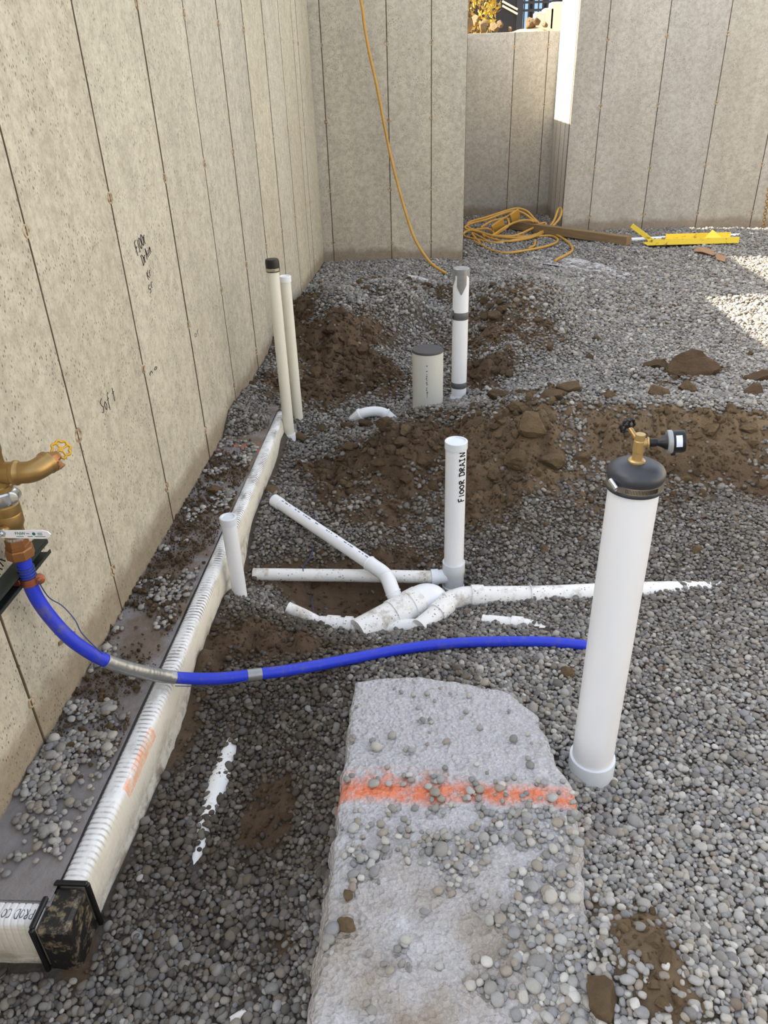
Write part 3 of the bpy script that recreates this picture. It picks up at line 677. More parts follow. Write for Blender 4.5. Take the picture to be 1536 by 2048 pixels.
for i in range(8):
    r = np.random.default_rng(400+i); V = chop(V2c*(1 + .3*n3(V2c, 2.2, 170+i))[:, None], 80+i, 7, .6)*(1 + .15*n3(V2c, 5, 190+i))[:, None]; CRUMB.append(proto_mesh('crumb', V*np.array([1, .85, .7]), F2c, 'clod', False))
def stuff(name, mset, P, R, S, I, attr, label, cat):
    src = bpy.data.collections.new(name+'_shapes')
    for k, me in enumerate(mset): src.objects.link(bpy.data.objects.new('%s_shape_%02d' % (name, k), me))
    me = bpy.data.meshes.new(name); n = len(P); me.vertices.add(n); me.vertices.foreach_set('co', P.astype(np.float32).ravel())
    for nm, ty, arr in (('rot', 'FLOAT_VECTOR', R), ('siz', 'FLOAT_VECTOR', S)):
        a = me.attributes.new(nm, ty, 'POINT'); a.data.foreach_set('vector', arr.astype(np.float32).ravel())
    a = me.attributes.new('pick', 'INT', 'POINT'); a.data.foreach_set('value', I.astype(np.int32))
    for nm, arr in attr.items():
        a = me.attributes.new(nm, 'FLOAT', 'POINT'); a.data.foreach_set('value', arr.astype(np.float32))
    o = bpy.data.objects.new(name, me); COL.objects.link(o)
    ng = bpy.data.node_groups.new(name+'_scatter', 'GeometryNodeTree')
    ng.interface.new_socket('Geometry', in_out='INPUT', socket_type='NodeSocketGeometry'); ng.interface.new_socket('Geometry', in_out='OUTPUT', socket_type='NodeSocketGeometry')
    N = ng.nodes; gi = N.new('NodeGroupInput'); gout = N.new('NodeGroupOutput'); ip = N.new('GeometryNodeInstanceOnPoints'); ci = N.new('GeometryNodeCollectionInfo')
    ci.inputs['Collection'].default_value = src; ci.inputs['Separate Children'].default_value = True; ci.inputs['Reset Children'].default_value = True
    def at(nm, ty):
        x = N.new('GeometryNodeInputNamedAttribute'); x.data_type = ty; x.inputs['Name'].default_value = nm; return x.outputs['Attribute']
    er = N.new('FunctionNodeEulerToRotation'); L = ng.links.new
    L(gi.outputs[0], ip.inputs['Points']); L(ci.outputs[0], ip.inputs['Instance']); ip.inputs['Pick Instance'].default_value = True
    L(at('pick', 'INT'), ip.inputs['Instance Index']); L(at('rot', 'FLOAT_VECTOR'), er.inputs[0]); L(er.outputs[0], ip.inputs['Rotation']); L(at('siz', 'FLOAT_VECTOR'), ip.inputs['Scale'])
    L(ip.outputs[0], gout.inputs[0])
    md = o.modifiers.new('scatter', 'NODES'); md.node_group = ng
    return tag(o, label, cat, kind='stuff')

def jitter(x0, x1, y0, y1, st):
    a, b = np.meshgrid(np.arange(x0, x1, st), np.arange(y0, y1, st), indexing='ij'); a = a.ravel(); b = b.ravel()
    b = b + np.where((np.round((a-x0)/st).astype(int) % 2) == 1, st*.5, 0)
    return a + rng.uniform(-.42, .42, a.size)*st, b + rng.uniform(-.42, .42, a.size)*st
def infront(x, y, z, m=60):
    px, py, cz = proj(np.stack([x, y, z], -1)); return (cz > .3) & (px > -m) & (px < 1536+m) & (py > -m) & (py < 2048+m*2)
EXPO = [(*onz(a, b, z)[:2], r) for a, b, z, r in [(463, 1505, -.185, .024), (458, 1522, -.185, .014), (440, 1566, -.18, .024), (405, 1695, -.185, .013), (398, 1715, -.185, .018), (392, 1738, -.185, .018), (476, 2036, -.145, .02),
        (975, 1242, -.2, .02), (1000, 1247, -.2, .015), (1022, 1250, -.195, .03), (1050, 1250, -.195, .022), (1075, 1262, -.2, .024), (1092, 1268, -.2, .018), (580, 1217, -.18, .024), (600, 1228, -.19, .02), (670, 1244, -.21, .03), (700, 1246, -.21, .03), (730, 1246, -.21, .03), (780, 1248, -.21, .03), (820, 1250, -.21, .03)]]
GP = []   # x, y, z, radius, tone
def layer(x0, x1, y0, y1, st, rad, lift, thin=1.0, dirtcut=1.0):
    x, y = jitter(x0, x1, y0, y1, st)
    z = base_h(x, y); k = infront(x, y, z, 380) & (x > -1.08) & ~((y > YB-.01) & (x < XE+.01)) & ~((y > YR-.02) & (x > XJ)); x = x[k]; y = y[k]
    z = height(x, y); foot = on_foot(x, y); padm = on_pad(x, y)
    formm = (x > -.875) & (x < -.785) & (y > .9) & (y < 3.9); board2 = (x < -.78) & (y > .91) & (y < 1.05)
    m, dr = dirt_fields(x, y)
    keep = rng.random(x.size) > np.clip(m*1.15, 0, .97)*dirtcut
    keep &= rng.random(x.size) < thin
    pf = fbm(x, y, 13, 3)
    dens_f = np.where(y < 1.62, np.clip((pf-.36)*6, .0, 1)*np.clip((y-1.04)*6, 0, 1), np.clip((pf-.55)*5, 0, .5))
    keep = np.where(foot, (rng.random(x.size) < dens_f) & (lift < .012), keep)
    dp = np.interp(y, [.5, .8, .95, 1.05, 1.15, 1.27, 1.34, 1.4, 1.7], [.8, .75, .55, .7, .75, .6, .10, .03, .015])
    xb = np.interp(y, [.6, .8, .95, 1.05, 1.2, 1.3], [.02, .03, .10, .04, -.02, .0])
    pp = np.where(x > xb, dp*np.clip((pf-.34)*3.6, 0, .85), dp*np.clip((pf-.54)*3.2, 0, .32)); pp = np.where(y > 1.33, dp, pp)
    pp = np.where((x > .2) & (y < 1.0), .97, pp)
    keep = np.where(padm, (rng.random(x.size) < pp) & ((lift < .012) | ((x > .22) & (y < .98))), keep)
    keep &= ~formm & ~board2
    for ex_, ey_, er_ in EXPO: keep &= ((x-ex_)**2 + (y-ey_)**2) > (er_*(.75+.5*pf))**2
    x = x[keep]; y = y[keep]; z = z[keep]; foot = foot[keep]; padm = padm[keep]; m = m[keep]
    r = rad*np.exp(rng.normal(0, .27, x.size)); r = np.clip(r, rad*.5, rad*2.0)
    zt = np.where(foot | padm, .001 + r*.42 + lift*.5, z + lift + r*.15)
    tr = ((x > -.8) & (x < -.2) & (y < 2.3))
    tone = np.clip(np.where(tr, .04 + .42*np.clip((1.22-y)*2.2, 0, 1) + .3*np.clip((x+.40)*4, 0, 1), np.where(x < .15, np.clip(.42 + (y-3.2)*.08, .38, .72), np.where(y < 3.2, np.clip(1.1-(y-1.0)*.45, .36, 1.0), .64))) + rng.normal(0, .16, x.size) - .35*m, 0, 1)  # low tone covers both wetness and occlusion shade put into the pebble colour
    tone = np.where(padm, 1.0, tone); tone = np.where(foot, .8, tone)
    GP.append(np.stack([x, y, zt, r, tone], -1))
layer(-1.09, 2.5, .45, 3.0, .0138, .0076, 0.0)
layer(-1.09, 2.5, .45, 3.0, .0172, .0080, .0078, .95)
layer(-1.09, 1.3, .55, 1.9, .05, .0108, .0098, .45)
layer(-1.09, 3.3, 3.0, 5.4, .0170, .0090, 0.0)
layer(-1.09, 3.3, 3.0, 5.4, .0225, .0092, .0085, .9)
layer(-1.09, 4.4, 5.4, 10.5, .0240, .0125, 0.0)
layer(-1.09, 4.4, 5.4, 10.5, .0360, .0125, .010, .8)
GP = np.concatenate(GP)
eps = .02
nx_ = -(base_h(GP[:, 0]+eps, GP[:, 1]) - base_h(GP[:, 0]-eps, GP[:, 1]))/(2*eps); ny_ = -(base_h(GP[:, 0], GP[:, 1]+eps) - base_h(GP[:, 0], GP[:, 1]-eps))/(2*eps)
flat = on_pad(GP[:, 0], GP[:, 1]) | on_foot(GP[:, 0], GP[:, 1]); nx_[flat] = 0; ny_[flat] = 0
ROT = np.stack([-ny_ + rng.normal(0, .30, len(GP))*np.where(flat, .35, 1), nx_ + rng.normal(0, .30, len(GP))*np.where(flat, .35, 1), rng.uniform(0, 6.283, len(GP))], -1)
PICK = rng.integers(0, len(PEB), len(GP))
px_, py_, cz_ = proj(GP[:, :3]); vis = (px_ > 5) & (px_ < 1531) & (py_ > 5) & (py_ < 2043)
score = GP[:, 3]/cz_ * np.where(flat, 1.3, 1.0) * np.where(GP[:, 2] > height(GP[:, 0], GP[:, 1]) + .006, 1, .6); score[~vis] = 0
best = np.argsort(-score)[:300]; rest = np.ones(len(GP), bool); rest[best] = False
PEBG = {'pad': ('smooth grey pebble lying loose on the concrete pad', 'loose pebbles on the concrete pad'), 'foot': ('smooth grey pebble lying loose on the footing beside the left wall', 'loose pebbles on the footing'),
        'left': ('large wet, shade-toned rounded pebble in the gravel trench left of the concrete pad', 'large pebbles in the left trench'), 'right': ('large dry rounded pebble in the gravel right of the concrete pad', 'large pebbles right of the pad')}
for k in best:
    x, y, z, r, tn = GP[k]; o = bpy.data.objects.new('pebble', PEB[PICK[k]]); COL.objects.link(o)
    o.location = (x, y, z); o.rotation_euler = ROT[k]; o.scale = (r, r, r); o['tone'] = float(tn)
    key = 'pad' if on_pad(np.array([x]), np.array([y]))[0] else 'foot' if on_foot(np.array([x]), np.array([y]))[0] else 'left' if x < .05 else 'right'
    tag(o, PEBG[key][0], 'pebble', PEBG[key][1])
GPR = GP[rest]
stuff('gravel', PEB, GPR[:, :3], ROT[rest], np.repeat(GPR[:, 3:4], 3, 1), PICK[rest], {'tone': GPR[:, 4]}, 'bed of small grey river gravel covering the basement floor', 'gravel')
# crumbs of soil on the dug patches
x, y = jitter(-1.08, 2.6, .8, 7.6, .017); m, dr = dirt_fields(x, y); k = (rng.random(x.size) < np.clip(m*1.0-.12, 0, .75)) & infront(x, y, 0*x, 200) & ~on_pad(x, y) & ~((x < -.785) & (y < 3.5))
x = x[k]; y = y[k]; m = m[k]; dr = dr[k]; z = height(x, y)
smoothpit = (np.abs(x+.3) < .5) & (np.abs(y-2.5) < .22)
r = np.clip(.0052*np.exp(rng.normal(0, .6, x.size)), .0025, .024)*np.where(y > 2.9, 1.35, 1.0); kk = ~smoothpit | (rng.random(x.size) < .25)
x, y, z, r, dr = x[kk], y[kk], z[kk], r[kk], dr[kk]
stuff('loose_soil', CRUMB, np.stack([x, y, z+r*.25], -1), rng.uniform(0, 6.28, (x.size, 3)), np.repeat(r[:, None], 3, 1), rng.integers(0, len(CRUMB), x.size), {'dry': np.clip(dr*1.2, 0, 1)}, 'loose crumbs of brown soil on the dug mounds', 'soil')
fx, fy = jitter(-1.085, -.865, 1.3, 3.5, .010); fm = fbm(fx, fy, 7, 4); k = rng.random(fx.size) < np.clip((fm-.34)*4, .06, .85)*np.clip((fy-1.3)*4, 0, 1)
fx = fx[k]; fy = fy[k]; fr_ = np.clip(.0038*np.exp(rng.normal(0, .6, fx.size)), .002, .016)
stuff('footing_soil', CRUMB, np.stack([fx, fy, .002+fr_*.3], -1), rng.uniform(0, 6.28, (fx.size, 3)), np.repeat(fr_[:, None], 3, 1), rng.integers(0, len(CRUMB), fx.size), {'dry': rng.uniform(0, .35, fx.size)}, 'loose brown soil crumbs spread on the footing beside the left wall', 'soil')
# clods one could pick up
def clod(px, py, size, dry, label=None, group=None, flatten=1.0, sup=None, xyz=None):
    p = xyz if xyz is not None else (onground(px, py) if sup is None else onz(px, py, sup)); k = random.randrange(len(CLOD)); s = size*.66
    o = bpy.data.objects.new('dirt_clod', CLOD[k]); COL.objects.link(o); o.location = (p[0], p[1], p[2] + s*.30*flatten); o.scale = (s, s, s*flatten)
    o.rotation_euler = (random.uniform(-.3, .3), random.uniform(-.3, .3), random.uniform(0, 6.28)); o['dry'] = float(dry)
    o['size'] = float(size)
    return tag(o, label or 'small lump of brown soil among the gravel', 'dirt clod', group or 'small soil lumps')
for a in [(1036, 930, .12, .8, 'large pale tan soil clod on the bank left of the pressure test pipe'), (1064, 862, .15, .7, 'broad pale tan soil clod capping the bank right of the FLOOR DRAIN pipe'),
          (1108, 930, .11, .9, 'upright tan soil clod just left of the black test cap'), (1141, 785, .12, .4, 'brown soil clod on the ridge above and left of the black test cap'),
          (1000, 800, .11, .3, 'brown soil clod on the ridge just right of the duct-taped pipe base'), (1036, 820, .10, .5, 'grey-brown gravelly clod on the ridge between two brown clods'), (1099, 800, .10, .3, 'brown clod on the ridge beside the broad tan clod'),
          (1377, 755, .26, .05, 'wide flat dark brown soil clod on the gravel near the right edge'), (1314, 738, .13, 0, 'dark soil clod touching the wide flat clod on its left'), (1520, 762, .12, 0, 'dark brown clod at the right edge of the photo'),
          (1507, 790, .10, .4, 'tan clod on the gravel at far right below a dark clod'), (1377, 785, .10, .4, 'tan clod below the wide flat dark clod'), (1312, 792, .10, .4, 'grey-tan clod on the ridge behind the gauge'),
          (1130, 1355, .055, .6, 'tan soil clod between the concrete pad and the pressure test pipe'), (1150, 1935, .085, .5, 'brown clod on the gravel at the bottom, nearest the pad'), (1207, 2012, .09, .45, 'dark brown clod at the bottom edge right of the pad'),
          (1389, 1106, .06, .6, 'tan clod in the gravel right of the pressure test pipe'), (1192, 682, .06, .2, 'dark brown clod alone on the far grey gravel'), (1277, 590, .05, .7, 'small tan stone-like clod on the far gravel below the timber'),
          (545, 985, .06, .5, 'tan clod at the capped end of the slanting white pipe'), (598, 668, .09, .1, 'brown clod by the left wall beside the tall white pipes'), (700, 690, .09, .1, 'brown clod on the front of the far left mound')]:
    clod(a[0], a[1], a[2], a[3], a[4], 'labelled clods')
clod(430, 982, .085, .2, 'flat brown clod on the footing beside the left wall', 'labelled clods', .5, 0.0)
clod(690, 1855, .042, .7, 'round tan clod on the left of the concrete pad', 'labelled clods', 1, .003)
clod(695, 1792, .022, .6, 'tiny tan clod on the concrete pad above a larger round one', 'labelled clods', 1, .003)
clod(600, 880, .07, .2, 'brown clod at the foot of the two tall white pipes', 'labelled clods')
for a in [(1133, 832, .05), (1167, 920, .07), (1093, 1050, .04), (1089, 1103, .045), (1160, 1082, .035), (1381, 1050, .035), (1480, 1137, .035), (1179, 720, .06), (1217, 797, .07), (1499, 712, .05), (1345, 615, .05), (1325, 1345, .035), (1290, 1335, .03), (1140, 2005, .05), (1350, 1870, .03), (1330, 1920, .035)]:
    clod(a[0], a[1], a[2], random.uniform(.2, .7))
PUT = [(*onz(a, b, z)[:2], r) for a, b, z, r in [(720, 830, -.1, .12), (747, 826, -.1, .14), (775, 830, -.1, .12), (856, 800, -.05, .22), (917, 795, -.08, .14), (580, 885, -.15, .1), (598, 855, -.14, .1), (548, 1000, -.1, .1), (640, 1060, -.15, .1)]] + [(o_.location.x, o_.location.y, o_['size']) for o_ in COL.objects if o_.name.startswith('dirt_clod')]
for cx, cy, sx, sy, n, s0, s1, dr in [(810, 890, 80, 38, 110, .03, .12, .12), (860, 940, 50, 30, 24, .025, .07, .15), (650, 690, 65, 60, 70, .03, .10, .1), (1010, 640, 60, 60, 50, .03, .09, .25), (960, 740, 40, 25, 16, .03, .08, .05), (1290, 1890, 45, 50, 40, .012, .04, .5), (1330, 1980, 35, 35, 20, .012, .03, .5), (640, 860, 40, 14, 12, .03, .07, .15),
                                  (760, 740, 50, 30, 16, .03, .08, .1), (1100, 800, 90, 16, 20, .03, .08, .45), (1400, 860, 110, 14, 18, .03, .10, .75), (1380, 950, 80, 30, 14, .02, .05, .5), (1040, 900, 50, 40, 18, .03, .09, .85), (780, 570, 110, 18, 22, .03, .07, .15), (700, 950, 50, 30, 14, .025, .06, .2)]:
    for i in range(n):
        ox, oy = random.gauss(0, sx*.6), random.gauss(0, sy*.6); sz_ = s0*(s1/s0)**(random.random()**1.6); p_ = onground(cx+ox, cy+oy)
        if any((p_[0]-q[0])**2+(p_[1]-q[1])**2 < (.40*(sz_+q[2]))**2 for q in PUT): continue
        PUT.append((p_[0], p_[1], sz_))
        clod(cx+ox, cy+oy, sz_, min(1, max(0, dr+random.gauss(0, .12))), 'lump of brown soil lying on the dug mounds', 'soil lumps on the mounds')

# ------------------------------------------------------------------ pipes
def P3(a): return Vector([float(k) for k in a])
def cap_lathe(b, c, r, z, rim=.0035, h=.03, recess=.004, axis=(0, 0, 1), n=32):
    """slip cap: sleeve with a rim and a slightly sunken disc"""
    c = Vector(c); a = Vector(axis).normalized(); o = c
    b.lathe([(r+.0005, -h), (r+rim, -h), (r+rim, -.002), (r+rim-.002, 0), (r-.004, 0), (r-.006, -recess), (.0005, -recess+.0008)], o, a, n)
def stand_pipe(name, x, y, z0, z1, r, mat, label, capmat=None, cap=True, cat='pipe', n=32):
    e = empty(name, (x, y, z0), label, cat)
    b = MB(); b.lathe([(r, z0-.12), (r, z1), (r*.9, z1), (r*.9, z1-.02)], (x, y, 0), (0, 0, 1), n); b.build('pipe', mat, e)
    if cap:
        b = MB(); cap_lathe(b, (x, y, z1+.004), r, 0); b.build('cap', capmat or mat, e)
    return e
# tall narrow pipe with a black rubber cap
xA, yA = -.787, 3.80
e = stand_pipe('drain_pipe', xA, yA, -.15, .80, .029, 'pvc_cream', 'taller of two white pipes by the left wall, with a black rubber cap', cap=False)
b = MB(); b.lathe([(.0295, .785), (.034, .785), (.035, .83), (.033, .842), (.03, .845), (.001, .846)], (xA, yA, 0)); b.build('rubber_cap', 'black', e)
b = MB(); b.lathe([(.0352, .79), (.0362, .79), (.0362, .803), (.0352, .803)], (xA, yA, 0)); b.box((xA+.01, yA-.037, .797), (.02, .008, .014), None, .002); b.build('hose_clamp', 'steel', e)
b = MB(); b.lathe([(.029, -.26), (.034, -.26), (.034, -.095), (.033, -.09), (.029, -.09)], (xA, yA, 0)); b.build('coupling', 'pvc', e)
# its neighbour with a white cap
xB, yB = -.768, 4.0
e = stand_pipe('drain_pipe', xB, yB, -.14, .715, .0285, 'pvc_cream', 'shorter of two white pipes by the left wall, with a flat white cap', 'pvc')
b = MB(); b.lathe([(.029, -.22), (.035, -.22), (.035, -.10), (.033, -.095), (.029, -.095)], (xB, yB, 0)); b.build('coupling', 'pvc', e)
b = MB(); b.lathe([(.029, -.094), (.0335, -.094), (.0335, -.084), (.029, -.084)], (xB, yB, 0)); b.build('collar_ring', 'tape_dark', e)
# duct-taped 3 inch pipe
xC, yC = .165, 4.32
zt = float(ony(913, 537, yC)[2]); e = stand_pipe('drain_pipe', xC, yC, -.1, zt, .0455, 'pvc_dirty', 'white standpipe wrapped with three bands of duct tape, beside the black-capped pipe', cap=False)
bpy.data.objects[e.children[0].name].data.materials[0] = M['pvc']
b = MB(); b.lathe([(.0462, zt-.03), (.047, zt-.032), (.047, zt+.001), (.043, zt+.004), (.001, zt+.003)], (xC, yC, 0)); 
def tape_patch(b, cx, cy, r, a0, a1, ztop, zb):   # curved flap of tape on a round pipe
    n = 10; rows = []
    for j in range(7):
        row = []
        for i in range(n+1):
            a = a0+(a1-a0)*i/n; k = j/6; lo = ztop-(ztop-zb)*k*(1 - .75*abs(i/n-.45)); row.append((cx+math.cos(a)*r, cy+math.sin(a)*r, lo))
        rows.append(row)
    b.grid(rows)
tape_patch(b, xC, yC, .0478, -2.1, -.9, zt, zt-.14); tape_patch(b, xC, yC, .0476, -3.1, -2.4, zt, zt-.09); tape_patch(b, xC, yC, .0477, -.7, 0.3, zt, zt-.05)
b.build('tape_cap', 'tape', e)
for pz, h in ((ony(914, 630, yC)[2], .042), (ony(917, 768, yC)[2], .035)):
    b = MB(); b.lathe([(.0460, pz-h/2), (.0472, pz-h/2+.002), (.0472, pz+h/2-.002), (.046, pz+h/2)], (xC, yC, 0)); b.build('tape_band', 'tape_dark', e)
pz = ony(914, 630, yC)[2]; b = MB(); b.box((xC-.048, yC-.012, pz+.008), (.012, .03, .05), Matrix.Rotation(.4, 3, 'Y')); b.build('tape_tail', 'tape_dark', e)
b = MB(); b.lathe([(.046, -.25), (.0535, -.25), (.0535, -.085), (.050, -.08), (.046, -.07)], (xC, yC, 0)); b.build('coupling', 'fitting', e)
# wide pipe with a black cap
xD, yD = -.021, 4.12
zt = float(ony(856, 701, yD)[2]); rD = .088
e = stand_pipe('drain_pipe', xD, yD, -.1, zt, rD, 'pvc_grey', 'wide short grey-white pipe with a flat black cap behind the ridge', cap=False, n=48)
b = MB(); b.lathe([(rD*.99, zt-.004), (rD*1.01, zt-.003), (rD*1.01, zt+.006), (rD*.98, zt+.010), (rD*.5, zt+.011), (.001, zt+.011)], (xD, yD, 0), n=48); b.build('black_cap', 'black_cap', e)
def cyl_marks(parent, cx, cy, r, ang, z0, z1, mat='print', n=34, seed=1):
    rr = random.Random(seed); b = MB(); z = z0
    while z < z1:
        h = rr.uniform(.003, .009)
        if rr.random() < .85:
            a = ang + rr.uniform(-.03, .03); wv = rr.uniform(.02, .05)
            vs = [(cx+math.cos(q)*(r+.0006), cy+math.sin(q)*(r+.0006), zz) for zz in (z, z+h) for q in (a-wv, a+wv)]
            b.add(vs, [(0, 1, 3, 2)])
        z += h + rr.uniform(.002, .006)
    return b.build('printed_line', mat, parent, smooth=False)
cyl_marks(e, xD, yD, rD, -1.62, .02, zt-.06)

# FLOOR DRAIN standpipe with its tee
xE, yE = .0945, 2.62
zt = float(ony(911, 883, yE)[2]); rE = .0405
e = stand_pipe('drain_pipe', xE, yE, -.28, zt, rE, 'pvc', 'white standpipe hand-lettered FLOOR DRAIN standing in the pit', 'fitting')
b = MB(); b.lathe([(rE+.001, -.155), (rE+.0065, -.152), (rE+.0065, -.20), (rE+.003, -.205), (rE+.003, -.265), (rE+.0065, -.268), (rE+.0065, -.31), (rE, -.32)][::-1], (xE, yE, 0), n=36)
b.tube([(xE-.02, yE-.005, -.222), (xE-.072, yE-.012, -.222)], .030, 20); b.lathe([(.030, 0), (.0345, .001), (.0345, .03), (.030, .031)], (xE-.064, yE-.011, -.222), (-1, -.12, 0), 24); b.build('tee_fitting', 'fitting', e)
b = MB(); gl, wd = glyphs('FlOOR DRAIN')
z0_ = float(ony(918, 1005, yE-rE)[2]); z1_ = float(ony(918, 905, yE-rE)[2]); kz = (z1_-z0_)/wd
def on_pipe(u, v):
    a = -.62 - v*.40; return (xE + math.cos(a)*(rE+.0003), yE + math.sin(a)*(rE+.0003), z0_ + u*kz)
stroke_text(b, gl, on_pipe, .0026); b.build('marker_lettering', 'ink', e)

# small capped pipe beside the form
xF, yF = -.752, 2.37
e = stand_pipe('drain_pipe', xF, yF, -.15, .205, .0285, 'pvc', 'short white capped pipe standing against the footing form', 'fitting')

# horizontal pipe from the form side to the tee
def lying(name, path, r, mat, label, cat='pipe', caps=True, n=24, smooth_n=None):
    e = empty(name, path[0], label, cat); p = smooth_path(path, smooth_n) if smooth_n else path
    b = MB(); b.tube(p, r, n, caps); b.build('pipe', mat, e); return e
p0 = onz(507, 1149, -.222); p1 = np.array([xE-.088, yE-.013, -.222])
lying('drain_pipe', [p0, p0*.5+p1*.5+np.array([0, 0, .002]), p1], .0275, 'pvc_dirty', 'white pipe lying level from the form to the FLOOR DRAIN tee')
# slanting pipe with end cap and elbow
q0 = onz(548, 1000, -.085); q1 = onz(748, 1133, -.150); d = Vector(q1-q0).normalized()
e = lying('drain_pipe', [q0, q1], .0262, 'pvc', 'white pipe slanting across the pit with a dashed print line')
b = MB(); cap_lathe(b, q0, .0262, 0, axis=-d, h=.05); b.build('end_cap', 'pvc', e)
b = MB(); side = d.cross(Vector((0, 0, 1))).normalized(); upv = side.cross(d).normalized(); L = (Vector(q1)-Vector(q0)).length; s = .06; rr = random.Random(5)
while s < L*.97:
    l = rr.uniform(.006, .02); c0 = Vector(q0)+d*s; c1 = c0 + d*l; off = upv*.0250 + side*.0085*(-1 if side.x > 0 else 1)*0
    w2 = side*.0022
    if rr.random() < .8: b.add([c0+upv*.0268-w2, c0+upv*.0268+w2, c1+upv*.0268+w2, c1+upv*.0268-w2], [(0, 1, 2, 3)])
    s += l + rr.uniform(.004, .012)
b.build('printed_line', 'wire', e, smooth=False)
q2 = onz(772, 1152, -.165); q3 = onz(786, 1185, -.19); q4 = onz(793, 1200, -.215)
b = MB(); pth = smooth_path([q1-np.array(d)*.03, q1, q2, q3, q4], 24); b.tube(pth, .0305, 24); b.torus(q1-np.array(d)*.028, d, .029, .004); b.torus(q2, Vector(q3)-Vector(q2), .030, .0028); b.torus(q3, Vector(q4)-Vector(q3), .0305, .003); b.build('elbow', 'pvc', e)

# large wye fitting in the pit
w0 = onz(738, 1256, -.235); w1 = onz(842, 1200, -.215); dw = Vector(w1-w0).normalized(); Lw = (Vector(w1)-Vector(w0)).length
e = empty('wye_fitting', w0 - np.array([0, 0, .06]), 'large mud-specked white wye fitting at the bottom of the pit', 'pipe fitting')
rW = .063
b = MB(); b.tube([Vector(w0)-dw*.05, Vector(w0)+dw*(Lw*.45)], rW*.93, 32); b.build('hub', 'pvc_dirty', e)
b = MB(); b.lathe([(rW*.93, 0), (rW, .002), (rW, .055), (rW*.95, .058), (rW*.95, .085), (rW*1.02, .088), (rW*1.02, .135), (rW*.9, .137)], Vector(w0)+dw*(Lw*.42), dw, 36); b.build('sleeve', 'pvc_dirty', e)
we = Vector(w0)+dw*(Lw*.42+.13); sd = Vector((dw.y, -dw.x, 0)).normalized()
b = MB(); b.tube(smooth_path([we-dw*.01, we+dw*.03, we+dw*.062+sd*.012-Vector((0, 0, .012)), we+dw*.078+sd*.026-Vector((0, 0, .05)), we+dw*.08+sd*.03-Vector((0, 0, .11))], 20), rW*.95, 32); b.build('bend', 'pvc', e)
# half-buried run that the wye joins
def buried(name, pix, zc, r, mat, label, collars=(), n=24):
    P = [onz(a, b_, z) for (a, b_), z in zip(pix, zc)]; e = empty(name, P[0], label, 'pipe'); p = smooth_path(P, 30) if len(P) > 2 else P
    b = MB(); b.tube(p, r, n); b.build('pipe', mat, e)
    for (t_, l_) in collars:
        i = int(t_*(len(p)-1)); i = min(i, len(p)-2); a = Vector(p[i]); dd_ = (Vector(p[i+1])-a).normalized()
        b = MB(); b.lathe([(r, 0), (r+.006, .001), (r+.006, l_), (r, l_+.001)], a, dd_, n); b.build('collar', mat, e)
    return e
buried('drain_pipe', [(640, 1250), (740, 1256), (845, 1256)], [-.250, -.247, -.243], .036, 'pvc_dirty', 'muddy white pipe half buried along the front of the pit', [(.12, .05), (.3, .03), (.62, .04)])
buried('drain_pipe', [(575, 1216), (612, 1233), (648, 1252)], [-.20, -.225, -.25], .026, 'pvc_dirty', 'short muddy white pipe end poking out left of the buried run')
buried('drain_pipe', [(838, 1256), (872, 1228), (900, 1203)], [-.222, -.215, -.212], .036, 'pvc_dirty', 'mud-specked white branch pipe angling up right of the wye', [(.55, .07)])
buried('drain_pipe', [(893, 1206), (925, 1194), (970, 1193), (1080, 1192), (1180, 1188), (1300, 1184), (1440, 1182)], [-.214, -.208, -.212, -.214, -.214, -.214, -.222], .042, 'pvc_dirty', 'long white pipe running right behind the pressure test pipe, half buried', [(.12, .05), (.32, .004)])
buried('drain_pipe', [(965, 1246), (1022, 1252), (1062, 1257), (1100, 1276)], [-.222, -.214, -.216, -.235], .034, 'pvc_dirty', 'white pipe scrap mostly buried below the long right-hand pipe', [(.42, .045), (.8, .02)])
buried('drain_pipe', [(470, 1485), (440, 1565), (410, 1670), (388, 1760)], [-.207, -.204, -.209, -.216], .036, 'pvc_dirty', 'muddy white pipe showing in patches through the left trench gravel')
buried('drain_pipe', [(440, 2062), (490, 2035), (505, 2030)], [-.17, -.155, -.16], .018, 'pvc_dirty', 'white pipe scrap at the bottom edge in the left trench gravel')
pb = [(706, 840), (722, 828), (745, 823), (768, 826), (788, 842)]
buried('drain_pipe', pb, [-.15, -.105, -.095, -.105, -.15], .030, 'pvc', 'curved white elbow pipe half buried near the wide black-capped pipe', [(.22, .012), (.78, .012)])
buried('drain_pipe', [(1262, 480), (1330, 477), (1400, 474), (1460, 472), (1520, 470)], [.01, .012, .014, .012, .01], .024, 'pvc', 'thin white pipe along the gravel at the foot of the wide grey wall')

# pressure test pipe in the foreground
xG, yG = .463, 1.548
zt = float(ony(1266, 950, yG)[2]); rG = .057
e = empty('test_pipe', (xG, yG, -.2), 'tall white pipe with a black rubber test cap and pressure gauge, right foreground', 'pipe')
b = MB(); b.lathe([(rG, -.22), (rG, zt), (rG*.92, zt)], (xG, yG, 0), n=48); b.build('pipe', 'pvc', e)
b = MB(); b.lathe([(rG, -.25), (rG+.004, -.24), (rG+.0075, -.165), (rG+.0075, -.105), (rG+.0065, -.10), (rG+.001, -.099)], (xG, yG, 0), n=48); b.build('coupling', 'fitting', e)
b = MB(); b.lathe([(rG+.0005, zt-.03), (rG+.0065, zt-.03), (rG+.007, zt-.024), (rG+.005, zt-.022), (rG+.005, zt-.004), (rG+.0075, zt+.0), (rG+.0075, zt+.012), (rG+.003, zt+.02), (rG*.8, zt+.029), (rG*.45, zt+.034), (.001, zt+.035)], (xG, yG, 0), n=48); cp = b.build('rubber_cap', 'rubber', e)
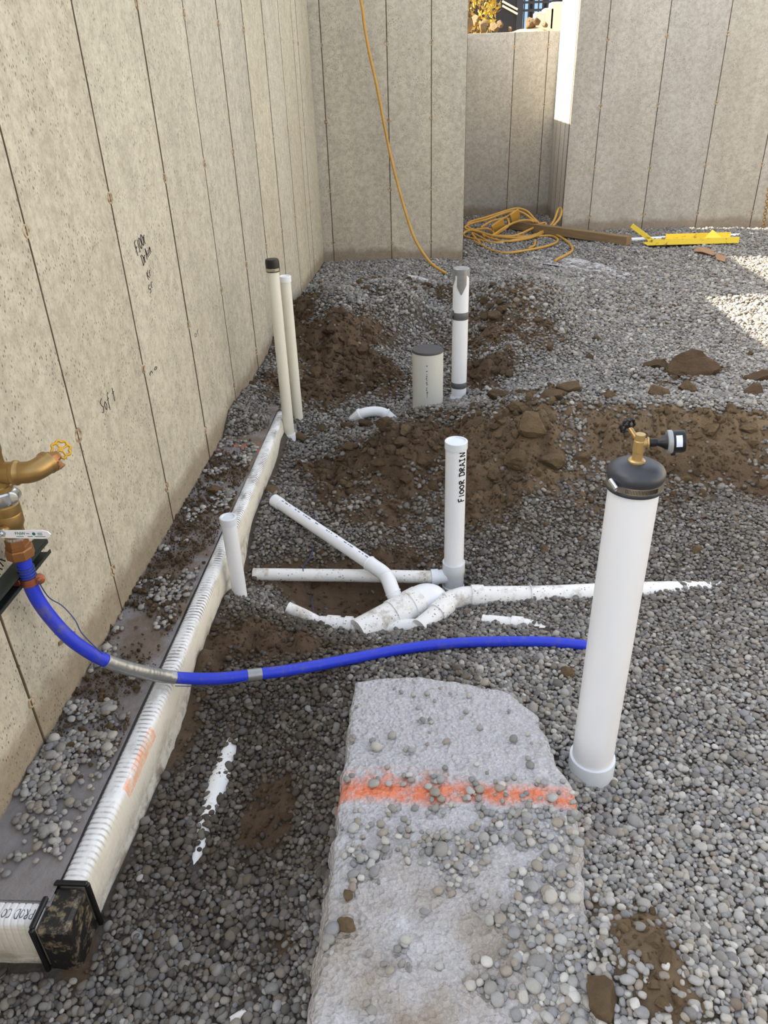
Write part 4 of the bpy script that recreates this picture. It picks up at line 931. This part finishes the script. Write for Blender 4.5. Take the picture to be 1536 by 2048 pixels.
b = MB(); b.lathe([(rG+.0052, zt-.021), (rG+.0068, zt-.021), (rG+.0068, zt-.005), (rG+.0052, zt-.005)], (xG, yG, 0), n=48, close=False); cl_ = b.build('band_clamp', 'steel', e)
a0 = 3.55; b = MB(); b.lathe([(.004, 0), (.0065, .001), (.0065, .03), (.004, .031)], (xG+math.cos(a0)*(rG+.011), yG+math.sin(a0)*(rG+.011), zt+.002), (.35, -.9, -.35), 14); b.build('clamp_screw', 'chrome', cl_)
b = MB()
for i in range(24):
    a = -2.1+i*.05; b.box((xG+math.cos(a)*(rG+.0069), yG+math.sin(a)*(rG+.0069), zt-.013), (.0012, .0012, .011), Matrix.Rotation(a, 3, 'Z'))
b.build('band_slots', 'black', cl_, smooth=False)
xT, yT = xG-.003, yG; zc = zt+.035
b = MB(); b.lathe([(.019, -.004), (.019, .003), (.0155, .006), (.0115, .006), (.0115, .022), (.0125, .023), (.0125, .05), (.011, .052), (.011, .066), (.001, .067)], (xT, yT, zc), n=24)
b.tube([(xT, yT, zc+.044), (xT+.020, yT-.002, zc+.046)], .0105, 20); b.torus((xT+.018, yT-.002, zc+.046), (1, -.1, .08), .0108, .0025); b.build('brass_tee', 'brass', e)
b = MB(); b.tube([(xT-.004, yT+.006, zc+.05), (xT-.014, yT+.036, zc+.062)], .0062, 14); b.build('valve_stem', 'brass_old', e)
def wheel(c, axis, R, r, lobes, mat, parent, name='handwheel'):
    a, u, v = _perp(axis); c = Vector(c); b = MB(); n = lobes*8
    pts = [c + (u*math.cos(t)+v*math.sin(t))*(R*(1+.10*math.cos(lobes*t))) for t in [2*math.pi*i/n for i in range(n+1)]]
    b.tube(pts, r, 8, False)
    for k in range(4):
        t = k*math.pi/2+.3; b.tube([c, c + (u*math.cos(t)+v*math.sin(t))*R], r*.8, 6)
    b.lathe([(r*1.8, -r), (r*1.8, r), (.0005, r*1.1)], c, a, 12)
    return b.build(name, mat, parent)
wheel((xT-.018, yT+.048, zc+.066), (-.35, .85, .3), .017, .0034, 6, 'black', e)
ga = Vector((1, -.10, .10)).normalized(); g0 = Vector((xT+.020, yT-.002, zc+.046))
b = MB(); b.lathe([(.008, 0), (.0095, .002), (.0095, .014), (.008, .018), (.010, .024), (.0165, .034), (.017, .04)], g0, ga, 20); b.build('gauge_stem', 'black', e)
b = MB(); b.lathe([(.0245, .038), (.0262, .040), (.0262, .047), (.0245, .049)], g0, ga, 36); gp = b.build('gauge_plate', 'glass_grey', e)
b = MB(); b.lathe([(.0235, .048), (.0250, .049), (.0250, .072), (.0235, .0745), (.02, .075)], g0, ga, 36); gb = b.build('gauge_body', 'black', e)
b = MB(); a_, u_, v_ = _perp(ga); rows = []
tocam = Vector(CAM) - (g0+ga*.06); tt = math.atan2(tocam.dot(v_), tocam.dot(u_))
for h in (.0535, .0665):
    rows.append([g0+ga*h+(u_*math.cos(tt+q)+v_*math.sin(tt+q))*.0253 for q in np.linspace(-.52, .52, 9)])
b.grid([[tuple(p) for p in r_] for r_ in rows]); b.build('sticker', 'label', gb)
b = MB(); b.box(g0+ga*.055+Vector((0, 0, -.028)), (.009, .009, .01), None, .001); b.build('gauge_lug', 'black', gb)

# ------------------------------------------------------------------ water service on the left wall
vx, vy = -1.035, 1.54
def vz(px, py): return float(onx(px, py, vx)[2])
e = empty('shutoff_valve', (vx, vy, .56), 'brass shutoff valve stack with a white lever and yellow handwheel at the left edge', 'valve')
zn = vz(42, 1114)
def hexp(r): return r
b = MB(); b.lathe([(.026, zn), (.0325, zn+.001), (.0345, zn+.004), (.0345, zn+.026), (.032, zn+.029), (.029, zn+.030)], (vx, vy, 0), n=8); b.build('compression_nut', 'bronze', e, angle=20)
b = MB(); b.lathe([(.0305, zn+.030), (.0305, zn+.036), (.0275, zn+.037), (.0275, zn+.054), (.025, zn+.056)], (vx, vy, 0), n=6); b.build('hex_adapter', 'bronze', e, angle=20)
b = MB(); b.lathe([(.022, zn+.055), (.0235, zn+.056), (.0235, zn+.064), (.022, zn+.065)], (vx, vy, 0), n=24); b.build('thread_seal', 'chrome', e)
b = MB(); b.lathe([(.024, zn+.064), (.026, zn+.066), (.026, zn+.085), (.029, zn+.092), (.0325, zn+.10), (.0335, zn+.125), (.0325, zn+.128), (.0335, zn+.131), (.033, zn+.152), (.030, zn+.156), (.026, zn+.16)], (vx, vy, 0), n=28)
b.lathe([(.013, 0), (.013, .03), (.011, .032)], (vx, vy-.012, zn+.098), (0, -1, 0), 16); b.build('valve_body', 'brass_old', e)
zl = zn+.098
b = MB(); b.lathe([(.012, .030), (.0125, .031), (.0125, .036), (.006, .037), (.006, .044), (.001, .045)], (vx, vy-.012, zl), (0, -1, 0), 6); b.build('lever_nut', 'chrome', e)
lev = MB(); npt = 10; L0 = .015; L1 = .122
out_ = [(L0-.018, -.010), (L0+.012, -.0105), (L1-.02, -.0115), (L1-.006, -.008), (L1, 0), (L1-.006, .008), (L1-.02, .0115), (L0+.012, .0105), (L0-.018, .010)]
vs_ = [(vx+a, vy-.048-.02*max(0, a)*0, zl-.003+b_) for a, b_ in out_] + [(vx+a, vy-.045, zl-.003+b_) for a, b_ in out_]; n9 = len(out_)
lev.add(vs_, [tuple(range(n9-1, -1, -1)), tuple(range(n9, 2*n9))] + [(i, (i+1) % n9, n9+(i+1) % n9, n9+i) for i in range(n9)])
lv = lev.build('lever', 'white_paint', e, smooth=False)
def flat_text(txt, size, org, xd, zd, mat, parent, name):
    cu = bpy.data.curves.new(name, 'FONT'); cu.body = txt; cu.size = size; cu.extrude = .00015; ob = bpy.data.objects.new(name+'_tmp', cu); COL.objects.link(ob)
    dg = bpy.context.evaluated_depsgraph_get(); me = ob.evaluated_get(dg).to_mesh(); b = MB(); xd = Vector(xd); zd = Vector(zd); nd = xd.cross(zd); org = Vector(org)
    b.add([org + xd*v.co.x + zd*v.co.y + nd*v.co.z for v in me.vertices], [tuple(p.vertices) for p in me.polygons]); bpy.data.objects.remove(ob)
    return b.build(name, mat, parent, smooth=False)
flat_text('FNW', .0115, (vx+.034, vy-.0485, zl-.004), (1, 0, 0), (0, 0, 1), 'green_ink', lv, 'lever_print')
b = MB()
for i, (a, z_, l_) in enumerate([(.036, -.0085, .018), (.062, -.0005, .008), (.064, -.0085, .012), (.090, .001, .012), (.090, -.0035, .012), (.082, -.0085, .026)]): b.box((vx+a+l_/2, vy-.0483, zl+z_), (l_, .0004, .0016))
b.lathe([(.0042, 0), (.0042, .0006)], (vx+.081, vy-.048, zl-.001), (0, -1, 0), 14); b.build('lever_small_print', 'green_ink', lv, smooth=False)
zs = zn+.158
b = MB(); b.lathe([(.029, zs), (.0345, zs+.002), (.036, zs+.008), (.036, zs+.03), (.033, zs+.034), (.028, zs+.035)], (vx, vy, 0), n=28)
b.lathe([(.0155, -.03), (.0165, -.028), (.0165, .004), (.013, .006), (.001, .0065)], (vx+.030, vy-.012, zs+.018), (.25, -1, .1), 20); b.build('pipe_clamp', 'chrome', e)
zt2 = zs+.035
b = MB(); b.lathe([(.028, zt2-.002), (.0305, zt2), (.0305, zt2+.01), (.028, zt2+.013), (.028, zt2+.09), (.0305, zt2+.1), (.0305, zt2+.12)], (vx, vy, 0), n=28)
zc2 = float(onx(12, 947, vx+.03)[2])
b.tube([(vx, vy, zc2), (vx+.045, vy, zc2)], .0265, 24); b.build('brass_tee', 'brass_old', e)
b = MB(); b.torus((vx+.050, vy, zc2), (1, 0, 0), .0225, .006, 24, 8); b.build('thread_seal', 'chrome', e)
b = MB(); A = np.array([vx+.050, vy, zc2]); pth = smooth_path([A, A+[.012, 0, 0], A+[.035, .004, 0], A+[.052, .018, .003], A+[.062, .045, .006]], 22)
b.tube(pth, [.0305 if i < 3 else .0262 if i < 19 else .029 for i in range(22)], 24); b.build('elbow', 'brass_old', e)
E1 = Vector(pth[-1]); dE = Vector(pth[-1]-pth[-3]).normalized()
b = MB(); b.lathe([(.0225, 0), (.0225, .012), (.017, .014), (.0165, .022), (.014, .026), (.012, .034), (.0095, .035)], E1, dE, 8)
sp = E1+dE*.012; b.tube(smooth_path([sp, sp+Vector((.012, .0, -.012)), sp+Vector((.020, -.002, -.022))], 8), [.0105]*6+[.0125, .0125], 16); b.build('hose_bib', 'bronze', e)
wheel(onx(122, 899, vx+.125), (.55, -.62, .56), .021, .0034, 8, 'yellow_wheel', e)

# strut channel on the wall
e = empty('strut_channel', (XW+.004, 1.45, .51), 'dark green-black steel strut channel fixed to the left wall behind the blue pipe', 'channel')
b = MB(); Ys, Ye = 1.05, 1.688; zc_ = .513; H = .042; b.box((XW+.004, (Ys+Ye)/2, zc_), (.004, Ye-Ys, H)); 
for sg in (-1, 1):
    b.box((XW+.022, (Ys+Ye)/2, zc_+sg*H/2), (.036, Ye-Ys, .003)); b.box((XW+.040, (Ys+Ye)/2, zc_+sg*(H/2-.005)), (.003, Ye-Ys, .010))
b.build('channel', 'strut', e, smooth=False)
# blue pipe
bp = [onx(43, 1100, vx), onx(52, 1140, vx), onx(70, 1190, vx+.005), onx(105, 1240, vx+.03), onx(150, 1285, vx+.07), onx(212, 1322, vx+.125), onx(285, 1344, vx+.19), onz(352, 1355, .026), onz(430, 1357, .0), onz(510, 1349, -.02), onz(600, 1337, -.045), onz(700, 1318, -.075), onz(800, 1299, -.095), onz(900, 1287, -.108), onz(1000, 1283, -.115), onz(1100, 1284, -.125), onz(1180, 1292, -.15), onz(1215, 1300, -.22)]
bpath = smooth_path(bp, 150); rB = .0185
e = empty('water_pipe', bp[0]-np.array([0, 0, .2]), 'bright blue water pipe curving from the brass valve across the gravel', 'pipe')
b = MB(); b.tube(bpath, rB, 24); b.build('pipe', 'blue', e)
bx_, by_, bc_ = proj(bpath)
def sub(x0, x1): i = np.where((bx_ >= x0) & (bx_ <= x1) & (np.arange(150) > 10))[0]; return bpath[i[0]:i[-1]+1]
rr = random.Random(8)
sv = smooth_path(sub(205, 352), 60); b = MB(); b.tube(sv, [rB+.0016+rr.uniform(-.0002, .0008) for i in range(60)], 24); b.build('tape_sleeve', 'tape', e)
sv = smooth_path(sub(493, 530), 10); b = MB(); b.tube(sv, rB+.0012, 24); b.build('tape_band', 'tape', e)
# copper strap holding it to the strut
e2 = empty('pipe_strap', (vx, vy, zn-.09), 'copper-coloured strap clamping the blue pipe to the strut channel', 'clamp')
i0 = int(np.argmin(np.hypot(bx_[:30]-60, by_[:30]-1162))); c0 = Vector(bpath[i0]); ax = Vector(bpath[i0+1]-bpath[i0-1]).normalized()
b = MB(); b.lathe([(rB+.001, -.010), (rB+.0035, -.010), (rB+.0035, .010), (rB+.001, .010)], c0, ax, 24)
b.box(c0+Vector((-.025, -.012, .002)), (.02, .012, .02), None, .002); b.build('band', 'copper', e2)
b = MB(); b.lathe([(.013, -.005), (.014, -.003), (.014, .003), (.011, .005)], c0+Vector((.026, .004, .002)), (.35, -.8, .3), 18); ear = b.build('ear', 'copper', e2)
b = MB(); b.lathe([(.005, 0), (.0055, .001), (.004, .004), (.0005, .0045)], c0+Vector((.026, .004, .002))+Vector((.35, -.8, .3)).normalized()*.005, (.35, -.8, .3), 10); b.build('screw', 'bronze', ear)
# tracer wire wound round the pipe and along it
e3 = empty('tracer_wire', c0, 'thin dark blue wire coiled under the brass nut and strung along the blue pipe', 'wire')
b = MB(); i1 = int(np.argmin(np.hypot(bx_[:30]-52, by_[:30]-1140)))
cs = []
for k in range(90):
    t = k/16*2*math.pi; i = i1 + 0; c = Vector(bpath[i1-1]).lerp(Vector(bpath[i1+2]), k/90); axx = Vector(bpath[i1+2]-bpath[i1-1]).normalized(); a_, u_, v_ = _perp(axx)
    cs.append(c + (u_*math.cos(t)+v_*math.sin(t))*(rB+.002))
b.tube(cs, .0017, 6); b.build('coil', 'wire', e3)
wp = [cs[-1], onx(78, 1165, vx+.03), onx(98, 1195, vx+.03), onx(125, 1212, vx+.055), onx(150, 1240, vx+.085), onx(165, 1268, vx+.10), onx(205, 1308, vx+.135)]
b = MB(); b.tube(smooth_path(wp, 40), .0016, 6); b.build('strand', 'wire', e3)
wp = [onz(350, 1372, .0), onz(420, 1372, -.02), onz(490, 1362, -.02), onz(540, 1338, -.015), onz(590, 1350, -.06)]
b = MB(); b.tube(smooth_path(wp, 30), .0014, 6); b.build('strand', 'wire', e3)
e4 = empty('tracer_wire', onz(659, 927, -.1), 'thin blue wire straggling down across the pit pipes', 'wire')
wpx = [(659, 927), (631, 983), (627, 1036), (624, 1106), (610, 1128), (606, 1140), (612, 1176), (622, 1194), (631, 1257), (627, 1313)]
pts = []
for i, (a, c) in enumerate(wpx):
    p = onground(a, c, .008); 
    if 1100 < c < 1150: p = onz(a, c, -.19)
    pts.append(p)
b = MB(); b.tube(smooth_path(pts, 80), .0019, 6); b.build('strand', 'wire', e4)
b = MB(); p = onx(118, 1262, XW+.004); q = onx(150, 1290, XW+.004)
b.box((p+q)/2, (.004, .10, .012), Matrix.Rotation(-.35, 3, 'X'), .001); o = b.build('wood_sliver', 'wood', None, (p+q)/2, smooth=False); tag(o, 'orange-brown wood sliver on the left wall under the blue pipe', 'sliver')

# handwriting on the left wall
def wall_writing(text, px, py, px2, py2, h, label, r=.0011):
    p = onx(px, py, XW+.0008); q = onx(px2, py2, XW+.0008); d = Vector(q-p); gl, wd = glyphs(text); k = d.length/wd; d.normalize(); up = Vector((1, 0, 0)).cross(d); up = up if up.z > 0 else -up
    if abs(d.z) > .9: up = Vector((0, -1, 0)) if d.z > 0 else Vector((0, 1, 0))
    b = MB(); stroke_text(b, gl, lambda u, v: Vector(p)+d*(u*k)+up*(v*h/1.6), r, 5)
    o = b.build('marker_writing', 'ink', wl); o['label'] = label; return o
wall_writing('Sof t', 205, 828, 234, 797, .05, 'black marker word Soft on the left wall')
wall_writing('FlOOr', 276, 512, 294, 482, .05, 'black marker writing on the left wall', .0012)
wall_writing('DrAin', 287, 532, 304, 502, .04, 'black marker writing on the left wall', .0012)
wall_writing('Kr', 297, 560, 304, 545, .03, 'black marker writing on the left wall')
wall_writing('Sr', 301, 588, 307, 566, .03, 'black marker writing on the left wall')
wall_writing('no', 300, 752, 318, 733, .02, 'small black marker writing by a tie plug')
wall_writing('sr'.replace('s', 'o'), 390, 676, 400, 662, .03, 'small black marker writing by a tie plug')
wall_writing('KR', 0, 1150, 12, 1118, .07, 'black marker letters on the wall behind the strut', .0018)

# ------------------------------------------------------------------ far end: hose, timber, steel, scraps
hz = [(445, 0), (470, 180), (510, 400), (560, 620), (610, 880), (650, 1080), (690, 1250), (740, 1440), (800, 1640), (850, 1770), (920, 1880), (980, 1945), (1070, 2000), (1140, 2030)]
hp = []
for i, (a, c) in enumerate(hz):
    px = 600+a*.2733; py = c*.2733; yv = 7.62 - .9*max(0, (c-1100)/930)**1.5
    hp.append(ony(px, py, yv))
hp[0:0] = [hp[0] + np.array([-.12, .08, .5])]
hp = hp[:-1]
b = MB(); b.tube(smooth_path(hp, 90), .0125, 12); o = b.build('yellow_hose', 'hose', None, hp[-1]); tag(o, 'yellow hose hanging down the narrow back wall to the gravel', 'hose')
cz_ = .2474
def coilpt(a, c):
    px = 910+a*cz_; py = 400+c*cz_
    if py > 466: return onz(px, py, .03)
    y0 = onz(px, 466, .03)[1]; return ony(px, py, y0 + (466-py)*.006)
loops = [[(680, 190), (640, 150), (580, 90), (500, 68), (400, 92), (250, 140), (120, 178), (100, 212), (130, 232), (220, 262), (330, 290), (470, 292), (620, 232), (690, 192), (735, 190), (700, 250), (620, 300), (480, 325), (330, 345), (200, 325), (90, 298), (68, 278), (90, 255), (160, 240), (260, 232), (312, 262), (300, 300)],
         [(660, 187), (620, 160), (550, 110), (480, 95), (380, 117), (250, 165), (115, 200), (85, 235), (180, 262), (320, 300), (520, 312), (660, 282), (750, 230), (800, 170), (832, 85), (850, 68), (862, 92), (845, 150), (790, 215), (720, 268), (620, 308), (500, 332), (380, 338), (270, 308), (225, 285), (240, 300)],
         [(150, 325), (220, 362), (300, 402), (420, 422), (600, 397), (750, 365), (822, 335), (825, 306), (760, 284), (600, 290), (400, 284), (330, 278), (430, 205), (425, 150), (390, 145), (300, 205)],
         [(690, 262), (770, 270), (850, 298), (930, 358), (948, 405), (900, 442), (830, 476), (808, 492)], [(300, 295), (420, 215), (520, 175), (600, 170), (640, 185)], [(590, 386), (640, 362), (647, 320)], [(200, 345), (150, 290), (140, 268), (190, 292), (260, 330)], [(210, 225), (300, 175), (400, 150), (480, 100)]]
e = empty('hose_coil', coilpt(400, 420), 'tangled coil of yellow hose heaped on the gravel in the corner by the timber', 'hose')
for k, lp in enumerate(loops):
    P = np.array([coilpt(*q) for q in lp]); P[:, 2] = np.maximum(P[:, 2], .018) + .008*math.sin(k*2.1); b = MB(); b.tube(smooth_path(P, 16*len(lp)//2+10), .0125, 10); b.build('hose_loop', 'hose', e)
for (a, c, wd_, hg) in ((350, 215, .16, .14), (485, 130, .12, .13)):
    p = coilpt(a, c); b = MB(); b.box(p, (wd_, .02, hg), Matrix.Rotation(.35, 3, 'Z') @ Matrix.Rotation(-.5, 3, 'Y') @ Matrix.Rotation(.4, 3, 'X'), .004); o = b.build('plastic_box', 'hose', None, p, smooth=False)
    tag(o, 'yellow plastic box tucked inside the hose coil, ' + ('front one' if a == 350 else 'rear one near the wall'), 'plastic box')
t0 = onz(1018, 462, 0.0); t1 = onz(1258, 497, 0.0); dt = Vector(t1-t0); dt.z = 0; Lt = dt.length; ang = math.atan2(dt.y, dt.x)
b = MB(); b.box((0, 0, 0), (Lt, .089, .089), None, .004); o = b.build('timber_post', 'wood', None, (0, 0, 0), smooth=False); o.location = (float(t0[0]+t1[0])/2, float(t0[1]+t1[1])/2+.045, .068); o.rotation_euler = (0, .0, ang)
tag(o, 'square weathered timber lying from the hose coil along the wall', 'timber')
e = empty('steel_channel', onz(1385, 487, 0), 'yellow painted steel channel lying on the gravel before the wide wall', 'steel bar')
s0 = onz(1294, 491, .03); s1 = onz(1477, 486, .03); ds = Vector(s1-s0).normalized(); Ls = (Vector(s1)-Vector(s0)).length; Rz = Matrix.Rotation(math.atan2(ds.y, ds.x), 3, 'Z'); nrm = Vector((-ds.y, ds.x, 0)); mid = (Vector(s0)+Vector(s1))/2
b = MB(); b.box(mid+Vector((0, 0, .03)), (Ls, .006, .06), Rz, .001); b.build('front_flange', 'ysteel', e, smooth=False)
b = MB(); b.box(mid+nrm*.16+ds*.1+Vector((0, 0, .045)), (Ls*.72, .006, .07), Rz, .001); b.build('rear_flange', 'ysteel', e, smooth=False)
b = MB(); b.box(mid+nrm*.08+Vector((0, 0, .003)), (Ls, .16, .005), Rz); b.build('web', 'ysteel', e, smooth=False)
tb = mid+ds*.20; b = MB(); b.add([tb+ds*-.09+Vector((0, 0, .055)), tb+ds*.09+Vector((0, 0, .055)), tb+nrm*.06+Vector((0, 0, .13)), tb+ds*-.09+nrm*.02+Vector((0, 0, .05)), tb+ds*.09+nrm*.02+Vector((0, 0, .05))], [(0, 1, 2), (4, 3, 2), (0, 3, 4, 1), (0, 2, 3), (1, 4, 2)]); b.build('gusset', 'ysteel', e, smooth=False)
k0 = Vector(onz(1303, 484, .02)); k1 = Vector(ony(1262, 453, k0.y+.1)); dk = (k1-k0); Rk = dk.to_track_quat('X', 'Z').to_matrix()
b = MB(); b.box((k0+k1)/2, (dk.length, .05, .012), Rk, .002); b.box((k0+k1)/2+Rk @ Vector((0, .02, .02)), (dk.length, .008, .04), Rk, .001); o = b.build('steel_stake', 'ysteel', None, k0, smooth=False); tag(o, 'short yellow steel stake leaning up at the left end of the yellow channel', 'stake')
def sheet(name, pix, zz, mat, label, cat, th=.004):
    P = [onz(a, c, z_) for (a, c), z_ in zip(pix, zz)]; n = len(P); b = MB(); b.add(P + [p+np.array([0, 0, th]) for p in P], [tuple(range(n)), tuple(range(2*n-1, n-1, -1))] + [(i, (i+1) % n, n+(i+1) % n, n+i) for i in range(n)])
    o = b.build(name, mat, None, np.mean(P, 0), smooth=False); return tag(o, label, cat)
sheet('cardboard_scrap', [(1386, 503), (1396, 494), (1420, 498), (1432, 508), (1425, 511), (1405, 504)], [.03, .06, .05, .04, .03, .05], 'card', 'crumpled brown cardboard strip in front of the yellow channel', 'cardboard')
sheet('cardboard_scrap', [(1432, 507), (1452, 513), (1450, 524), (1432, 519)], [.04, .05, .02, .02], 'card', 'flat brown cardboard square at the edge of the sunlit gravel', 'cardboard')
rs = MB(); po = [(1040, 508), (1110, 503), (1200, 518), (1262, 543), (1228, 552), (1150, 534), (1062, 522)]; rp = [onz(a, b, .03) for a, b in po]; rc = np.mean(rp, 0)
ring = []
for k in range(6):
    ring.append([tuple(np.r_[(rc + (p-rc)*(k/5+.001)*(1+.12*math.sin(i*2.7+k)))[:2], 0]) for i, p in enumerate(rp + rp[:1])])
ring = np.array(ring); ring[..., 2] = height(ring[..., 0].ravel(), ring[..., 1].ravel()).reshape(ring.shape[:2]) + .011; rs.grid(ring)
o = rs.build('concrete_spill', 'pad', None, rc); tag(o, 'thin pale spill of hardened concrete on the gravel in front of the timber', 'concrete spill')
sheet('plastic_scrap', [(812, 549), (830, 552), (848, 556), (861, 565), (845, 566), (828, 559)], [.05, .07, .09, .05, .05, .06], 'paper', 'torn white plastic scrap on the gravel in front of the back wall', 'scrap')
ch = empty('hanging_chain', ony(1531, 458, 9.15), 'thin rusty chain hanging beside the wide wall at the right edge', 'chain')
for i in range(14):
    p = Vector(ony(1527+(i*.9), 452-i*6.2, 9.12)); b = MB(); b.torus(p, (1, 0, 0) if i % 2 else (0, 1, .0), .018, .005, 12, 6); b.build('link', 'chain', ch)

# ------------------------------------------------------------------ beyond the window well: soil bank, shrub, fence, house
bx0 = np.linspace(-1.2, 3.0, 90); by0 = np.linspace(YREC+.2, 16, 80); BX, BY = np.meshgrid(bx0, by0, indexing='ij')
BZ = 1.93 + (fbm(BX, BY, 2.2, 5)-.35)*.35*np.clip((BY-YREC-.2)*1.5, .08, 1) + .14*np.exp(-(((BX-1.25)/.35)**2+((BY-11.3)/.4)**2)) + .1*np.exp(-(((BX-.6)/.25)**2+((BY-11.1)/.3)**2)) - .35*np.clip((BY-12)/3, 0, 1)
b = MB().grid(np.stack([BX, BY, BZ], -1)); o = b.build('soil_bank', 'bank', None, (1, 12, 1.5)); tag(o, 'sunlit sandy soil bank heaped behind the window well', 'soil bank', kind='structure')
b = MB(); b.box((-3.6, 10.2, 1.0), (4.9, 4.3, 1.9)); o = b.build('backfill', 'bank', None, (-3.6, 10.2, 0), smooth=False); tag(o, 'soil backfill outside the back wall', 'soil', kind='structure')
b = MB(); b.box((4.5, 12.0, 1.0), (5.6, 2.4, 1.85)); o = b.build('backfill', 'bank', None, (4.5, 12, 0), smooth=False); tag(o, 'soil backfill outside the wide right wall', 'soil', kind='structure')
b = MB(); b.box((0, 30, .9), (60, 28, 1.2)); o = b.build('yard', 'bank', None, (0, 30, .3), smooth=False); tag(o, 'dry bare yard beyond the dig', 'ground', kind='structure')
rr = random.Random(12)
for i, (px, py, s) in enumerate([(938, 50, .22), (950, 40, .2), (968, 52, .2), (990, 55, .2), (1000, 48, .16), (1060, 48, .22), (1075, 42, .16), (1090, 50, .14), (1020, 58, .10), (945, 60, .13)]):
    p = ony(px, py, 11.2+rr.uniform(-.2, .3)); o = bpy.data.objects.new('dirt_clod', CLOD[i % len(CLOD)]); COL.objects.link(o); o.location = p; o.scale = (s*.4,)*3; o.rotation_euler = (rr.random()*3, rr.random(), rr.random()*6); o['dry'] = 1.0
    tag(o, 'sunlit pale soil clod on top of the bank behind the window well', 'dirt clod', 'clods on the sunlit bank')
sh = empty('shrub', ony(945, 60, 12.5), 'shrub with yellow and russet autumn leaves above the soil bank', 'shrub')
b = MB(); r_ = np.random.default_rng(4); cc = ony(945, 2, 12.6)
for i in range(900):
    d_ = r_.normal(size=3); d_ = d_/np.linalg.norm(d_)*r_.uniform(.35, 1.0)**.5; c = cc + d_*np.array([.40, .35, .55]); u = r_.normal(size=3); u /= np.linalg.norm(u); v = np.cross(u, r_.normal(size=3)); v /= np.linalg.norm(v); l = r_.uniform(.03, .055)
    b.add([c-u*l, c+v*l*.45, c+u*l, c-v*l*.45], [(0, 1, 2, 3)])
o = b.build('foliage', 'leaf', sh, smooth=False); o['kind'] = 'stuff'
b = MB()
for i in range(7): b.tube([cc+np.array([rr.uniform(-.1, .1), 0, -.75]), cc+np.array([rr.uniform(-.3, .3), rr.uniform(-.2, .2), rr.uniform(-.1, .3)])], [.018, .006], 6)
b.build('stems', 'bark', sh)
YF = 16.0
fe = empty('board_fence', ony(1005, 45, YF), 'solid black board fence beyond the soil bank', 'fence')
a0 = ony(972, 44, YF); a1 = ony(1038, 42, YF)
nb = 6
for i in range(nb):
    x0 = a0[0]+(a1[0]-a0[0])*i/nb; x1 = a0[0]+(a1[0]-a0[0])*(i+1)/nb; b = MB(); b.box(((x0+x1)/2, YF, 1.9+.75), (x1-x0-.01, .03, 1.9)); b.build('board', 'fence_board', fe, smooth=False)
for pz in (12, 22): 
    p = ony(1020, pz*.9, YF-.04); b = MB(); b.box(p, (.30, .03, .03), Matrix.Rotation(.45, 3, 'Y')); b.build('pale_strap', 'siding', fe, smooth=False)
fr = empty('railing_fence', ony(1075, 40, YF), 'black metal railing fence beyond the soil bank', 'fence')
f0 = ony(1038, 40, YF)[0]; f1 = ony(1113, 40, YF)[0]
for pz in (-16, 4, 20): 
    z_ = ony(1075, pz, YF)[2]; b = MB(); b.box(((f0+f1)/2, YF, z_), (f1-f0, .04, .035)); b.build('rail', 'fence', fr, smooth=False)
for i in range(9):
    x_ = f0+(f1-f0)*i/8; b = MB(); b.box((x_, YF, 2.6), (.022 if i else .10, .022 if i else .1, 1.9)); b.build('picket' if i else 'post', 'fence', fr, smooth=False)
YH = 20.0
h0 = ony(900, 60, YH); h1 = ony(1170, 60, YH)
hs_ = empty('neighbour_house', ((h0[0]+h1[0])/2, YH, 1.5), 'neighbouring house wall with blue-reflecting windows seen through the fence', 'house')
b = MB(); b.box(((h0[0]+h1[0])/2, YH+.1, 3.2), (h1[0]-h0[0]+3, .2, 3.6)); b.build('wall', 'fence_board', hs_, smooth=False)
for a, c in ((1040, 1062), (1062, 1090), (1090, 1112)):
    x0 = ony(a, 10, YH)[0]; x1 = ony(c, 10, YH)[0]; b = MB(); b.box(((x0+x1)/2, YH-.03, 3.0), (x1-x0-.06, .05, 1.9)); wn = b.build('window', 'fence', hs_, smooth=False)
    b = MB(); b.box(((x0+x1)/2, YH-.06, 3.0), (x1-x0-.14, .02, 1.8)); b.build('pane', 'pane', wn, smooth=False)
YP = 13.2
gq = empty('concrete_block', ony(1090, 45, YP), 'pale sunlit stepped concrete block behind the soil bank', 'concrete block')
for (a, c, t_) in ((1068, 1088, 26), (1085, 1104, 18), (1098, 1125, 6)):
    x0 = ony(a, 40, YP)[0]; x1 = ony(c, 40, YP)[0]; zt_ = ony(a, t_, YP)[2]; b = MB(); b.box(((x0+x1)/2, YP, zt_-.6), (x1-x0, .3, 1.2), None, .01); b.build('step', 'siding', gq, smooth=False)
